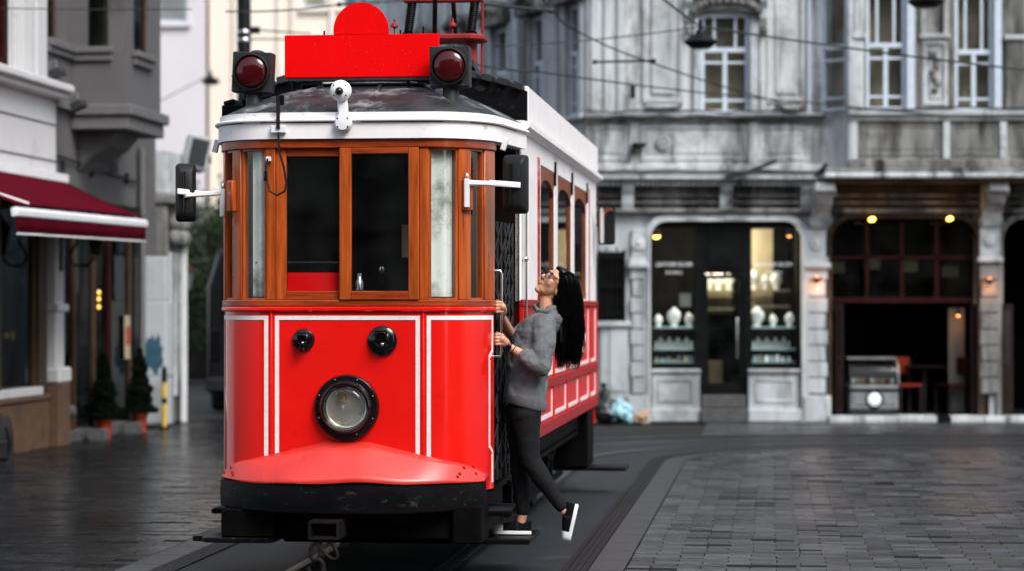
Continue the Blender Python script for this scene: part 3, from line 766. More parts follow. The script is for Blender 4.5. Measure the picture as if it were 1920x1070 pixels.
# ---- entablature
B('cornice', SD, (1.20, 12.0, -.16, .02, 3.10, 3.16), bevel=.015)
B('frieze_moulding', SD, (1.22, 12.0, -.06, .02, 3.34, 3.38)); B('frieze_moulding', SD, (1.22, 12.0, -.09, .02, 3.24, 3.27))
for x in (1.72, 3.18, 4.38):
    mb = MB(); mb.prism([(0,3.56),(-.20,3.56),(-.22,3.46),(-.14,3.36),(-.12,3.24),(-.07,3.14),(0,3.10)], 'yz', x-.09, x+.09); mb.build('console', ST, bl, bevel=.01)
B('balcony_cornice', ST, (1.10, 4.55, -.34, .5, 3.58, 3.66), bevel=.02)
B('balcony_cornice', SD, (1.12, 4.55, -.28, .5, 3.66, 3.72), bevel=.015)
B('bay_cornice', ST, (4.55, 12.0, -.86, .5, 3.58, 3.66), bevel=.02)
B('bay_cornice', SD, (4.57, 12.0, -.80, .5, 3.66, 3.73), bevel=.015)
B('bay_soffit', M['dark_brown'], (4.60, 12.0, -.78, .02, 3.52, 3.58))
for x in (4.58, 7.12):
    mb = MB(); mb.prism([(0,3.52),(-.72,3.52),(-.72,3.40),(-.58,3.36),(-.44,3.22),(-.24,3.10),(-.16,2.92),(-.10,2.86),(0,2.86)], 'yz', x-.14, x+.14); mb.build('bay_bracket', ST, bl, bevel=.012)
    for (yy, zz, rr_) in ((-.58,3.41,.085), (-.12,2.98,.08)):
        for sx in (-1,1): MB().lathe([(rr_,0),(rr_,.02),(rr_*.6,.03),(rr_*.5,.015),(rr_*.2,.03),(0,.03)], (x+sx*.14, yy, zz), (sx,0,0), 16).build('scroll', SC, bl, smooth=40)
# dentils
for i in range(44):
    x = 1.25 + i * .075
    B('dentil', ST, (x, x+.042, -.24, -.0, 3.50, 3.575))
BY0 = -.64
# first floor band (parapet with panels) and wall
B('parapet', ST, (1.10, 4.60, -.10, .5, 3.72, 4.50))
B('parapet_rail', SC, (1.06, 4.62, -.20, .5, 4.50, 4.58), bevel=.02); B('parapet_rail', SD, (1.08, 4.62, -.15, .5, 4.44, 4.50))
B('parapet_base', ST, (1.08, 4.60, -.16, .5, 3.72, 3.82), bevel=.01)
def panel(x0, x1, z0, z1, y, mt, w_=.05, d=.03, parent=None, Mx=None):
    B('panel_frame', mt, (x0, x1, y-d, y, z0, z0+w_), (x0, x1, y-d, y, z1-w_, z1), (x0, x0+w_, y-d, y, z0+w_, z1-w_), (x1-w_, x1, y-d, y, z0+w_, z1-w_), Mx=Mx)
    B('panel_field', mt, (x0+w_*2, x1-w_*2, y-d*.8, y, z0+w_*2, z1-w_*2), bevel=.015, Mx=Mx)
for a, b in ((1.22,1.72),(1.90,3.50),(3.66,4.40)): panel(a, b, 3.88, 4.40, -.10, ST, .05, .018)
for x in (1.81, 3.58): B('parapet_pier', ST, (x-.07, x+.07, -.15, -.1, 3.80, 4.46), bevel=.01)
for x in (2.25,): MB().lathe([(.12,0),(.12,.03),(.07,.05),(.05,.03),(0,.06)], (x,-.125,4.14), (0,-1,0), 18).build('rosette', ST, bl, smooth=40)
B('iron_bracket', M['iron'], (1.78, 1.98, -.30, -.14, 4.08, 4.13), (1.78, 1.82, -.30, -.14, 3.98, 4.13)); B('wall_box', M['iron'], (1.76, 1.83, -.18, -.1, 4.80, 5.0))
for z, y, x0, x1 in ((4.60,-.24,1.1,4.3),(4.52,-.22,1.1,4.9),(3.70,-.37,1.2,4.6),(4.60,BY0-.14,4.9,11)):
    rg_ = random.Random(int(z*100)); n_ = 14
    MB().tube([(x0+(x1-x0)*k/n_, y+rg_.uniform(-.01,.01), z+rg_.uniform(-.025,.02)) for k in range(n_+1)], .016, 5).build('ledge_cable', M['wire'], bl, smooth=60)
MB().tube([(3.15,-.36,3.62),(3.5,-.40,3.70),(3.9,-.40,3.86)], .03, 6).build('iron_strut', M['wire'], bl); MB().tube([(4.45,-.5,3.62),(4.62,-.6,3.80)], .03, 6).build('iron_strut', M['wire'], bl)
# upper wall with window opening A
Zt = 10.5
B('upper_wall', ST, (1.12, 2.80, 0, .5, 4.58, Zt)); B('upper_wall', ST, (3.56, 4.52, 0, .5, 4.58, Zt)); B('upper_wall', ST, (2.80, 3.56, 0, .5, 6.10, Zt)); B('upper_pane_reflection', M['pane_reflection'], (2.80, 3.56, .30, .4, 4.58, 6.10))
def window(x0, x1, z0, z1, y, zt, Mx=None, fr=.055, n_top=2, mt=None, mull=.032, bars=True):
    mt = mt or M['win_blue']
    f = B('window', mt, (x0, x0+fr, y, y+.08, z0, z1), (x1-fr, x1, y, y+.08, z0, z1), (x0+fr, x1-fr, y, y+.08, z0, z0+fr*.8), (x0+fr, x1-fr, y, y+.08, z1-fr, z1), Mx=Mx)
    xm = (x0+x1)/2
    B('transom', mt, (x0+fr, x1-fr, y-.01, y+.07, zt-.035, zt+.035), parent=f, Mx=Mx)
    if mull: B('mullion', mt, (xm-mull, xm+mull, y-.005, y+.07, z0+fr*.8, zt-.035), parent=f, Mx=Mx)
    sides = ((x0+fr, xm-mull), (xm+mull, x1-fr)) if mull else ((x0+fr, x1-fr),)
    for a, b in sides:
        zb1, zb2 = z0 + (zt-z0)*.20, z0 + (zt-z0)*.80
        if bars: B('glazing_bar', mt, (a, b, y+.01, y+.06, zb1-.018, zb1+.018), (a, b, y+.01, y+.06, zb2-.018, zb2+.018), parent=f, Mx=Mx)
        for za, zb in ((z0+fr*.8, zb1-.018), (zb1+.018, zb2-.018), (zb2+.018, zt-.035)):
            B('pane', M['glass'], (a, b, y+.03, y+.034, za, zb), parent=f, Mx=Mx)
    tw = (x1-x0-2*fr)
    cuts = [x0+fr] + [x0+fr+tw*(.24 if k == 0 else .76) for k in range(n_top)] + [x1-fr] if n_top else [x0+fr, x1-fr]
    for k in range(n_top): B('glazing_bar', mt, (cuts[k+1]-.018, cuts[k+1]+.018, y+.01, y+.06, zt+.035, z1-fr), parent=f, Mx=Mx)
    for a, b in zip(cuts, cuts[1:]): B('pane', M['glass'], (a, b, y+.03, y+.034, zt+.035, z1-fr), parent=f, Mx=Mx)
    return f
window(2.82, 3.54, 4.60, 6.08, .06, 5.54)
B('window_jamb', SC, (2.70, 2.82, -.08, .06, 4.58, 5.98), (3.54, 3.66, -.08, .06, 4.58, 5.98), bevel=.012)
# crown over window A: curved hood with carved scrolls
mb = MB()
inner = [(2.70, 5.98)] + [(3.18 - .48*math.cos(R(a)), 5.98 + .16*math.sin(R(a))) for a in range(0,181,15)]
mb.prism(inner + [(3.66, 6.35), (2.70, 6.35)][::1], 'xz', -.12, .05); mb.build('window_lintel', SD, bl)
mb = MB()
for k in range(13):
    a = R(12 + 156 * k / 12)
    mb2 = MB().ell((3.18 - .50*math.cos(a), -.16, 6.06 + .20*math.sin(a)), (.055,.06,.065), nu=10, nv=6); mb2.build('carved_leaf', SD, bl, smooth=60)
B('hood_moulding', ST, (2.60, 3.76, -.26, .05, 6.34, 6.44), bevel=.02)
for x in (2.62, 3.74):
    MB().prism([(0,6.34),(-.2,6.34),(-.2,6.24),(-.12,6.14),(-.10,6.0),(-.04,5.92),(0,5.92)], 'yz', x-.06, x+.06).build('console', ST, bl, bevel=.01)
    MB().ell((x, -.12, 5.82), (.06,.06,.09), nu=10, nv=6).build('carved_drop', SD, bl, smooth=60)
# wall panels left and right of window A
panel(1.95, 2.55, 4.75, 6.5, 0, SC, .06, .05); panel(3.80, 4.36, 4.75, 6.4, 0, ST, .06, .04)
B('panel_foot', SC, (1.98, 2.52, -.10, 0, 4.62, 4.72), bevel=.02); B('panel_foot', SC, (3.90, 4.36, -.10, 0, 4.62, 4.70), bevel=.02)
for x in (1.22, 1.42, 1.62):
    B('pilaster_rib', SC, (x-.06, x+.06, -.05, 0, 4.60, Zt), bevel=.02)
B('pilaster_rib', ST, (3.58+.12, 3.58+.20, -.04, 0, 4.6, Zt)); B('drain_pipe', M['win_blue'], (4.40, 4.45, -.06, .0, 3.74, Zt))
MB().tube([(2.0,-.14,4.66),(2.18,-.2,4.64),(2.4,-.2,4.65),(2.52,-.14,4.70)], .03, 6).build('carved_garland', SD, bl, smooth=60)
MB().tube([(3.92,-.14,4.72),(4.05,-.2,4.63),(4.22,-.2,4.63),(4.34,-.14,4.72)], .035, 6).build('carved_garland', SD, bl, smooth=60)
# bay: angled left side with narrow window, front with two windows
bayM = Matrix.Translation((4.50, -.02, 0)) @ Matrix.Rotation(R(-52), 4, 'Z')
SL = .76
B('bay_side', ST, (0, SL, 0, .06, 3.73, 4.58), (0, .12, 0, .3, 4.58, Zt), (SL-.10, SL, 0, .3, 4.58, Zt), (.12, SL-.1, 0, .3, 6.6, Zt), Mx=bayM)
window(.12, SL-.10, 4.60, 6.58, .03, 5.54, Mx=bayM, n_top=0, mull=0, fr=.06)
B('bay_room', M['pane_reflection'], (.12, SL-.1, .25, .28, 4.58, 6.6), Mx=bayM)  # brown backing standing in for reflections in the bay panes
BYF = -.64
B('bay_front', SD, (4.96, 5.17, BYF, BYF+.3, 4.58, Zt), (5.79, 6.47, BYF, BYF+.3, 4.58, Zt), (7.07, 12, BYF, BYF+.3, 4.58, Zt), (5.17, 5.79, BYF, BYF+.3, 6.45, Zt), (6.47, 7.07, BYF, BYF+.3, 6.40, Zt))
B('bay_room', M['pane_reflection'], (5.1, 7.4, BYF+.36, BYF+.4, 4.58, 6.6))  # brown backing standing in for reflections in the bay panes
window(5.19, 5.77, 4.60, 6.44, BYF+.05, 5.54, fr=.05); window(6.49, 7.05, 4.58, 6.38, BYF+.05, 5.44, fr=.05)
B('window_jamb', M['win_blue'], (5.77, 5.89, BYF-.06, BYF+.05, 4.56, 6.6), bevel=.012); B('window_jamb', M['win_blue'], (7.05, 7.16, BYF-.06, BYF+.05, 4.56, 6.5), bevel=.012)
B('bay_corner', SC, (4.90, 5.04, BYF-.06, BYF+.1, 3.73, Zt), bevel=.03)
B('bay_parapet', SD, (4.96, 12, BYF-.02, BYF+.4, 3.73, 4.50)); B('bay_rail', ST, (4.90, 12, BYF-.12, BYF+.4, 4.50, 4.58), bevel=.02); B('bay_rail', SD, (4.92, 12, BYF-.08, BYF+.4, 4.42, 4.50))
B('bay_base', SD, (4.92, 12, BYF-.10, BYF+.3, 3.73, 3.86), bevel=.015)
for a, b in ((5.10,6.28),(6.40,7.10),(7.3,8.2)): panel(a, b, 3.92, 4.38, BYF-.02, SD, .045, .012)
for x in (5.0, 6.35, 7.18): B('parapet_pier', ST, (x-.05, x+.05, BYF-.07, BYF-.02, 3.86, 4.42), bevel=.01)
for x in (5.08, 6.18):
    wd = .07 if x < 5.5 else .20
    B('pilaster', ST, (x-wd, x+wd, BYF-.05, BYF, 4.60, 5.62), bevel=.015)
    B('pilaster_cap', SC, (x-wd-.03, x+wd+.03, BYF-.09, BYF, 5.62, 5.70), bevel=.015)
    B('pilaster_shaft', ST, (x-wd, x-wd+.07, BYF-.08, BYF, 5.70, Zt), (x+wd-.07, x+wd, BYF-.08, BYF, 5.70, Zt))
panel(6.01, 6.35, 4.66, 5.58, BYF-.05, ST, .04, .03)
for k in range(7):
    MB().ell((6.18+.035*math.sin(k*1.7), BYF-.10, 4.88+k*.085), (.05,.035,.06), nu=10, nv=6).build('carved_fruit', SD, bl, smooth=60)
for x in (7.36,): B('pilaster', SD, (x-.14, x+.14, BYF-.06, BYF, 4.60, 5.6), bevel=.015); B('pilaster_cap', ST, (x-.18, x+.18, BYF-.10, BYF, 5.6, 5.68), bevel=.015)
# receding side wing
wM = Matrix.Translation((1.12, .0, 0)) @ Matrix.Rotation(R(180-70), 4, 'Z') @ Matrix.Scale(-1, 4, (0,1,0))
LWG = 13.0
wins = [(.25, .85), (1.75, 2.45), (3.4, 4.2), (5.2, 6.0), (7.0, 7.8), (8.8, 9.6)]
xs = 0
for a, b in wins:
    B('wing_wall', ST, (xs, a, 0, .4, 0, 12), Mx=wM); xs = b
    B('wing_wall', ST, (a, b, 0, .4, 0, 4.58), (a, b, 0, .4, 6.3, 12), Mx=wM)
    B('wing_pane_reflection', M['pane_reflection'], (a, b, .30, .34, 4.5, 6.4), Mx=wM)
    window(a, b, 4.60, 6.28, .06, 5.54, Mx=wM, n_top=0, mull=.04, fr=.06)
    B('window_jamb', SC, (a-.14, a, -.06, .05, 4.58, 6.3), (b, b+.14, -.06, .05, 4.58, 6.3), bevel=.015, Mx=wM)
    mb = MB(wM); cx = (a+b)/2
    mb.prism([(cx-.52,6.30),(cx+.52,6.30),(cx+.52,6.40)] + [(cx+.48*math.cos(R(t_)), 6.42+.28*math.sin(R(t_))) for t_ in range(0,181,20)] + [(cx-.52,6.40)], 'xz', -.22, .05); mb.build('wing_hood', SD, bl)
    for k in range(5):
        MB(wM).ell((cx+(k-2)*.16, -.26, 6.50+.05*(2-abs(k-2))), (.08,.07,.08), nu=10, nv=6).build('carved_leaf', SD, bl, smooth=60)
B('wing_wall', ST, (xs, LWG, 0, .4, 0, 12), Mx=wM)
B('wing_cornice', ST, (0, LWG, -.25, 0, 3.58, 3.72), (0, LWG, -.12, 0, 4.50, 4.58), Mx=wM, bevel=.02)
for x in (1.3, 2.9, 4.7, 6.6, 8.3): B('wing_pilaster', SC, (x-.16, x+.16, -.10, 0, 4.58, 12), Mx=wM, bevel=.02)
B('wing_shutter', M['grey_metal'], (2.46, 2.75, -.09, -.04, 4.6, 6.25), Mx=wM)
B('roof_slab', SD, (1.0, 12.0, -.9, 6, 10.5, 10.8))
# rubbish by the wall
rb = thing('rubbish_bag', 'black rubbish bag lying against the pale wall behind the tram', 'bag', (1.40, FY - .30, 0))
mb = MB()
for c_, r_ in (((0,0,.18),(.20,.18,.20)), ((-.03,.02,.38),(.09,.08,.14)), ((.10,-.05,.12),(.18,.15,.13))): mb.ell(c_, r_, nu=16, nv=10)
o = mb.build('bag_body', M['bag_black'], rb, smooth=60); rm_ = o.modifiers.new('r','REMESH'); rm_.mode='VOXEL'; rm_.voxel_size=.02; rm_.use_smooth_shade = True
tx = bpy.data.textures.new('crumple', 'CLOUDS'); tx.noise_scale = .09
dm = o.modifiers.new('d','DISPLACE'); dm.texture = tx; dm.strength = .07
MB().lathe([(.015,0),(.03,.03),(.06,.09)], (-.05,.02,.50), (.1,0,1), 10).build('bag_knot', M['bag_black'], rb, smooth=60)
rb = thing('plastic_bag', 'crumpled blue and white plastic bag beside the black rubbish bag', 'bag', (1.60, FY - .42, 0))
mb = MB()
for c_, r_ in (((0,0,.20),(.14,.12,.15)), ((.10,-.03,.08),(.07,.07,.09)), ((-.08,0,.14),(.1,.1,.12))): mb.ell(c_, r_, nu=16, nv=10)
o = mb.build('bag_body', M['bag_blue'], rb, smooth=60); rm_ = o.modifiers.new('r','REMESH'); rm_.mode='VOXEL'; rm_.voxel_size=.015; rm_.use_smooth_shade = True
dm = o.modifiers.new('d','DISPLACE'); dm.texture = tx; dm.strength = .12
MB().tube([(-.02,0,.32),(-.03,0,.40),(.02,0,.42),(.03,0,.33)], .008, 6).build('bag_handle', M['bag_blue'], rb, smooth=60)
rb = thing('cardboard_scrap', 'low heap of torn cardboard lying right of the plastic bag', 'cardboard', (1.88, FY - .36, 0))
MB().obox((0,0,.07), (.22,.16,.10), (R(8),R(12),R(20))).build('carton', M['cardboard'], rb); MB().obox((.06,-.06,.14), (.20,.14,.012), (R(20),R(-25),R(40))).build('flap', M['cardboard'], rb)
# ============================================================ left side of the street: local x runs back along the wall, street towards -y
LR = math.atan2(.994, .1093)
LL = (-5.64, 30.0, 0)
wb = thing('white_building', 'white stucco building with red window frame and brown stone plinth', 'building', LL, LR)
def W(name, mt, *boxes, parent=None, bevel=0):
    if len(boxes) > 1 and name in ('pane', 'pilaster_panel', 'flute', 'wall', 'upper_wall', 'wall_bracket', 'window_sticker', 'oriel_ledge', 'oriel_side', 'oriel_front'):
        return [W(name, mt, b, parent=parent, bevel=bevel) for b in boxes][0]
    mb = MB()
    for b in boxes: mb.box(*b)
    return mb.build(name, mt, parent or wb, bevel=bevel)
W('wall', M['white_stucco'], (-12,-.2,.0,.5,3.10,4.28)); W('wall', M['white_stucco'], (-12,-5.2,.0,.5,0,3.1))
for z in (3.50, 3.95): W('wall_groove', M['concrete'], (-12,-.2,-.006,.001,z,z+.022))
W('cornice', M['white_stucco'], (-12,-.12,-.22,.5,4.36,4.46), (-12,-.15,-.15,.5,4.28,4.36), bevel=.02)
W('upper_wall', M['white_stucco'], (-12,-3.9,.12,.6,4.46,11), (-1.75,-.35,.12,.6,4.46,11), (-3.9,-1.75,.12,.6,7.0,11))
for x in (-1.55,-1.40,-1.25): W('pilaster_rib', M['white_stucco'], (x,x+.07,.08,.12,4.46,11), bevel=.01)
W('corner_strip', M['white_stucco'], (-.75,-.36,.06,.12,4.46,11), bevel=.01)
wn = W('red_window', M['red_wood'], (-1.90,-1.75,.10,.25,4.50,7.0), (-3.9,-3.75,.10,.25,4.50,7.0), (-3.75,-1.90,.10,.25,4.50,4.62), (-3.75,-1.90,.10,.25,6.0,6.12), (-2.2,-2.08,.14,.22,4.62,6.0), bevel=.01)
W('pane', M['glass_dim'], (-3.75,-2.2,.17,.175,4.62,6.0), (-2.08,-1.90,.17,.175,4.62,6.0), parent=wn)
W('window_room', M['pane_reflection'], (-4,-1.7,.7,.75,4.46,7))  # brown backing standing in for reflections in the window panes
W('window_board', M['white_stucco'], (-3.9,-1.75,.05,.2,4.46,4.50), bevel=.01)
# shop window with brown frame, sill and plinth
W('plinth', M['brown_stone'], (-8,-.62,-.05,.4,0,.60), bevel=.01); W('plinth_cap', M['brown_stone'], (-8,-.60,-.08,.4,.60,.66), bevel=.01)
W('window_sill', M['white_stucco'], (-8,-.90,-.06,.3,.66,.76), bevel=.01)
sw = W('shop_window', M['brown_frame'], (-.95,-.62,-.02,.12,.66,3.1), (-5.2,-.95,.0,.10,2.95,3.1), (-1.05,-.95,.02,.1,.76,2.95), (-2.4,-2.3,.0,.1,.76,2.95))
W('pane', M['glass_dim'], (-5.2,-2.4,.05,.055,.76,2.95), (-2.3,-1.05,.05,.055,.76,2.95), parent=sw)
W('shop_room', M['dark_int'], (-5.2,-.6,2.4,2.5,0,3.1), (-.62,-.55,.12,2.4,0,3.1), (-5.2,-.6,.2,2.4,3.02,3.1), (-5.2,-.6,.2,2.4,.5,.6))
W('window_display', M['case'], (-1.9,-1.7,.3,.7,.76,1.35)); W('window_sticker', M['yellow'], (-1.55,-1.42,.2,.22,1.35,1.42), (-1.30,-1.20,.2,.22,1.33,1.43))
# white pilaster on its brown stone foot
pl = W('pilaster', M['white_stucco'], (-.52,-.18,-.10,.3,.98,2.95), bevel=.01)
W('pilaster_foot', M['white_stucco'], (-.58,-.08,-.17,.3,.78,.98), parent=pl, bevel=.03)
W('pilaster_band', M['white_stucco'], (-.56,-.12,-.15,.3,1.66,1.76), parent=pl, bevel=.02)
for z0, z1 in ((1.02,1.62),(1.80,2.9)):
    W('pilaster_panel', M['white_stucco'], (-.47,-.44,-.115,-.10,z0,z1), (-.26,-.23,-.115,-.10,z0,z1), (-.36,-.34,-.112,-.10,z0,z1), parent=pl)
W('pilaster_base', M['brown_stone'], (-.56,-.10,-.16,.3,0,.78), parent=pl, bevel=.012)
MB().ell((-.02,-.14,.42),(.07,.07,.08), nu=14, nv=8).build('globe', M['concrete'], wb, smooth=60)
# floodlights
def flood(label, x, y, z):
    t = thing('flood_light', label, 'flood light', Matrix.Translation(LL) @ Matrix.Rotation(LR,4,'Z') @ Vector((x,y,z)), LR, 'flood lights on the white building')
    MB().obox((0,-.12,0),(.22,.16,.10),(R(-25),0,0)).build('lamp_head', M['grey_metal'], t, bevel=.01); MB().tube([(0,0,.10),(0,-.10,.16),(0,-.12,.04)], .012, 6).build('lamp_bracket', M['case'], t)
flood('small flood light hanging at the end of the white wall', -.30, -.20, 4.20); flood('flat grey flood light standing on the white cornice', -.70, -.05, 4.56)
# awning
aw = thing('awning', 'maroon cloth awning with a white front bar over the shop', 'awning', LL, LR)
def lerp(a, b, f): return a + (b - a) * f
y1_, zA, zB = -1.08, 2.74, 2.79
mb = MB(); n = 10; rs = []
for i in range(n + 1):
    s_ = lerp(-5.1, .02, i / n); zf_ = lerp(zA, zB, i / n)
    r_ = []
    for k in range(7):
        f = k / 6; r_.append(Vector((s_, lerp(-.04, y1_, f), lerp(3.28, zf_ + .05, f) - .03 * math.sin(math.pi * f) + .006*math.sin(i*2.1+f*3))))
    rs.append(r_)
mb.loft(rs, caps=False, closed=False)
o = mb.build('canopy', M['awning'], aw, smooth=60); so = o.modifiers.new('t','SOLIDIFY'); so.thickness = .012
mb = MB(); rs = []
for i in range(n * 3 + 1):
    s_ = lerp(-5.1, .02, i / n / 3); zf_ = lerp(zA, zB, i / n / 3); wv = .012 * math.sin(i * 1.1)
    rs.append([Vector((s_, y1_ - .005, zf_ - .02)), Vector((s_, y1_ - .01 + wv * .5, zf_ - .14)), Vector((s_, y1_ - .01 + wv, zf_ - .255))])
mb.loft(rs, caps=False, closed=False); o = mb.build('valance', M['awning'], aw, smooth=60); so = o.modifiers.new('t','SOLIDIFY'); so.thickness = .006
mb = MB(); mb.tube([(lerp(-5.1,.02,i/n/3), y1_-.012+.012*math.sin(i*1.1), lerp(zA,zB,i/n/3)-.265) for i in range(n*3+1)], .012, 5); mb.build('valance_piping', M['awning_bar'], aw, smooth=60)
MB().prism([(y1_-.03,zA-.04),(y1_+.04,zA-.05),(y1_+.05,zA+.04),(y1_-.01,zA+.06),(y1_-.035,zA+.02)], 'yz', -5.12, .04).build('front_bar', M['awning_bar'], aw, bevel=.01).rotation_euler = (0, -math.atan((zB-zA)/5.1)*.9, 0)
for s_ in (-.35, -4.6):
    MB().tube([(s_,-.05,3.1),(s_+.35 if s_>-1 else s_-.35,-.55,2.98),(s_,-1.05,2.80)], .02, 6).build('folding_arm', M['awning_bar'], aw)
W('roller', M['awning_bar'], (-5.2,.02,-.10,-.0,3.26,3.36), parent=aw)
# scroll-bracket wall lantern under the awning
ln = thing('wall_lantern', 'black scroll-bracket lantern on the white pilaster under the awning', 'lantern', Matrix.Translation(LL) @ Matrix.Rotation(LR,4,'Z') @ Vector((-.35,-.10,2.2)), LR)
W('back_plate', M['pole'], (-.05,.05,-.03,0,-.05,.45), parent=ln, bevel=.01)
MB().tube([(0,-.02,.35),(0,-.10,.42),(0,-.20,.40),(0,-.22,.30),(0,-.16,.22),(0,-.12,.12),(0,-.18,.02),(0,-.34,.02),(0,-.44,.12)], .018, 6).build('scroll_bracket', M['pole'], ln, smooth=60)
MB().lathe([(.06,0),(.13,.34),(.14,.36),(.05,.46),(.02,.52)], (0,-.46,.14), (0,0,1), 6).build('lantern_body', M['pole'], ln)
# ---- grey building with the oriel
gb = thing('grey_building', 'dark grey stucco building with projecting oriel window above a shop', 'building', LL, LR)
def G(name, mt, *boxes, parent=None, bevel=0):
    if len(boxes) > 1 and name in ('pane', 'pilaster_panel', 'flute', 'wall', 'upper_wall', 'wall_bracket', 'window_sticker', 'oriel_ledge', 'oriel_side', 'oriel_front'):
        return [G(name, mt, b, parent=parent, bevel=bevel) for b in boxes][0]
    mb = MB()
    for b in boxes: mb.box(*b)
    return mb.build(name, mt, parent or gb, bevel=bevel)
GS, GT = M['grey_stucco'], M['grey_trim']
G('wall', GS, (-.34,5.0,.10,.6,3.10,4.30), (4.05,5.0,.10,.6,0,3.10)); G('wall', GS, (-.34,-.28,.10,.6,4.30,11), (.22,5.0,.10,.6,4.30,11), (-.28,.22,.10,.6,4.30,5.05))
wn = G('wall_window', M['brown_frame'], (-.28,-.24,.14,.2,5.05,8), (.16,.22,.14,.2,5.05,8))
G('pane', M['glass_dim'], (-.24,.16,.16,.165,5.05,8), parent=wn); G('window_room', M['dark_int'], (-.3,.3,.6,.65,5,8))
G('window_sill', GT, (-.30,.78,.0,.10,4.95,5.05), (-.30,.78,.04,.10,4.87,4.95), bevel=.01)
# oriel: box with windows on its near side and its street side
OY, O0, O1 = -.62, .80, 2.52
G('oriel_side', GS, (O0,O0+.12,OY,OY+.24,4.30,11), (O0,O0+.12,-.10,.10,4.30,11), (O0,O0+.12,OY+.24,-.10,4.30,5.04), (O0,O0+.12,OY+.24,-.10,8.5,11))
G('oriel_front', GS, (O0+.12,1.16,OY,OY+.12,4.30,11), (1.86,O1,OY,OY+.12,4.30,11), (1.16,1.86,OY,OY+.12,4.30,5.02), (1.16,1.86,OY,OY+.12,8.5,11))
G('oriel_back', GS, (O1-.12,O1,OY+.12,.1,4.30,11)); G('oriel_room', M['dark_int'], (O0+.3,O1-.2,-.06,.0,4.3,9))
wn = G('oriel_window', M['brown_frame'], (O0+.04,O0+.09,OY+.24,OY+.28,5.04,8.5)); G('pane', M['glass_dim'], (O0+.06,O0+.065,OY+.28,-.10,5.04,8.5), parent=wn)
wn = G('oriel_window', M['brown_frame'], (1.16,1.20,OY+.03,OY+.08,5.02,8.5), (1.82,1.86,OY+.03,OY+.08,5.02,8.5)); G('pane', M['glass_dim'], (1.20,1.82,OY+.05,OY+.055,5.02,8.5), parent=wn)
G('oriel_sill', GT, (O0-.09,O0,OY+.16,.10,4.96,5.04), (O0-.05,O0,OY+.18,.10,4.86,4.96), bevel=.01)
G('oriel_sill', GT, (1.06,1.98,OY-.10,OY,4.94,5.02), (1.09,1.95,OY-.06,OY,4.84,4.94), bevel=.01)
G('oriel_ledge', GT, (O0-.10,O1+.10,OY-.10,.10,4.16,4.30), bevel=.015); G('oriel_ledge', GT, (O0-.05,O1+.04,OY-.04,.10,3.98,4.16), bevel=.015)
MB().prism([(.10,3.98),(-.45,3.98),(-.30,3.80),(-.05,3.62),(.10,3.45)], 'yz', O0+.25, O1-.4).build('oriel_corbel', GS, gb, bevel=.02)
G('wall_ledge', GT, (-.33,O0-.1,.0,.10,4.20,4.30), bevel=.01)
MB().tube([(-.3,.06,3.62),(1.2,.05,3.56),(2.6,.05,3.50),(3.8,.06,3.46)], .018, 6).build('wall_cable', M['wire'], gb)
MB().tube([(3.95,.02,0),(3.95,.02,3.95)], .05, 10).build('down_pipe', GT, gb, smooth=50)
for x in (.3, 1.6, 3.3): G('cable_clip', M['wire'], (x,x+.05,.04,.10,3.42,3.56))
G('wall_lamp', M['case'], (2.55,2.72,-.02,.10,3.55,3.68))
# its shop: black surround, wood mullions, panes
so = G('shop_frame', M['shop_black'], (-.16,4.05,.02,.14,2.98,3.10), (3.55,4.05,.02,.2,0,2.98), (-.16,-.10,.02,.14,.2,2.98))
for x in (.72, 1.62, 2.35, 3.40): G('shop_mullion', M['brown_frame'] if x != 2.35 else M['red_wood'], (x,x+.09,.04,.12,.15,2.98), parent=so, bevel=.006)
for a, b in ((-.10,.72),(.81,1.62),(1.71,2.35),(2.44,3.40)): G('pane', M['glass_dim'], (a,b,.08,.085,.25,2.98), parent=so)
G('shop_step', M['concrete'], (-.1,3.6,-.05,.3,0,.15), bevel=.01)
G('shop_room', M['dark_int'], (-.1,4.0,2.6,2.7,0,3.1), (-.2,-.1,.2,2.6,0,3.1), (4.0,4.06,.2,2.6,0,3.1), (-.1,4.0,.2,2.6,3.0,3.1), (-.1,4.0,.2,2.6,0,.12))
G('display_board', M['concrete'], (2.62,3.12,.5,.55,1.2,2.55)); G('display_board', M['beige'], (1.75,1.95,.35,.4,1.9,2.8)); G('hanging_goods', M['cardboard'], (1.15,1.45,.4,.5,1.75,2.1)); G('hanging_goods', M['cabinet'], (1.0,1.40,.4,.5,1.45,1.72))
G('poster', M['beige'], (3.10,3.35,.03,.04,1.0,1.6)); G('poster_print', M['lamp_orange'] if False else M['terracotta'], (3.14,3.31,.022,.03,1.2,1.45))
for i in range(5): 
    MB().ell((.10+i*.12,.3,1.98),(.02,.02,.02), nu=8, nv=5).build('string_light', M['lamp_warm'], gb)
for z in (1.72, 1.83, 1.92): MB().ell((2.75,.3,z),(.022,.022,.03), nu=8, nv=5).build('string_light', M['lamp_warm'], gb)
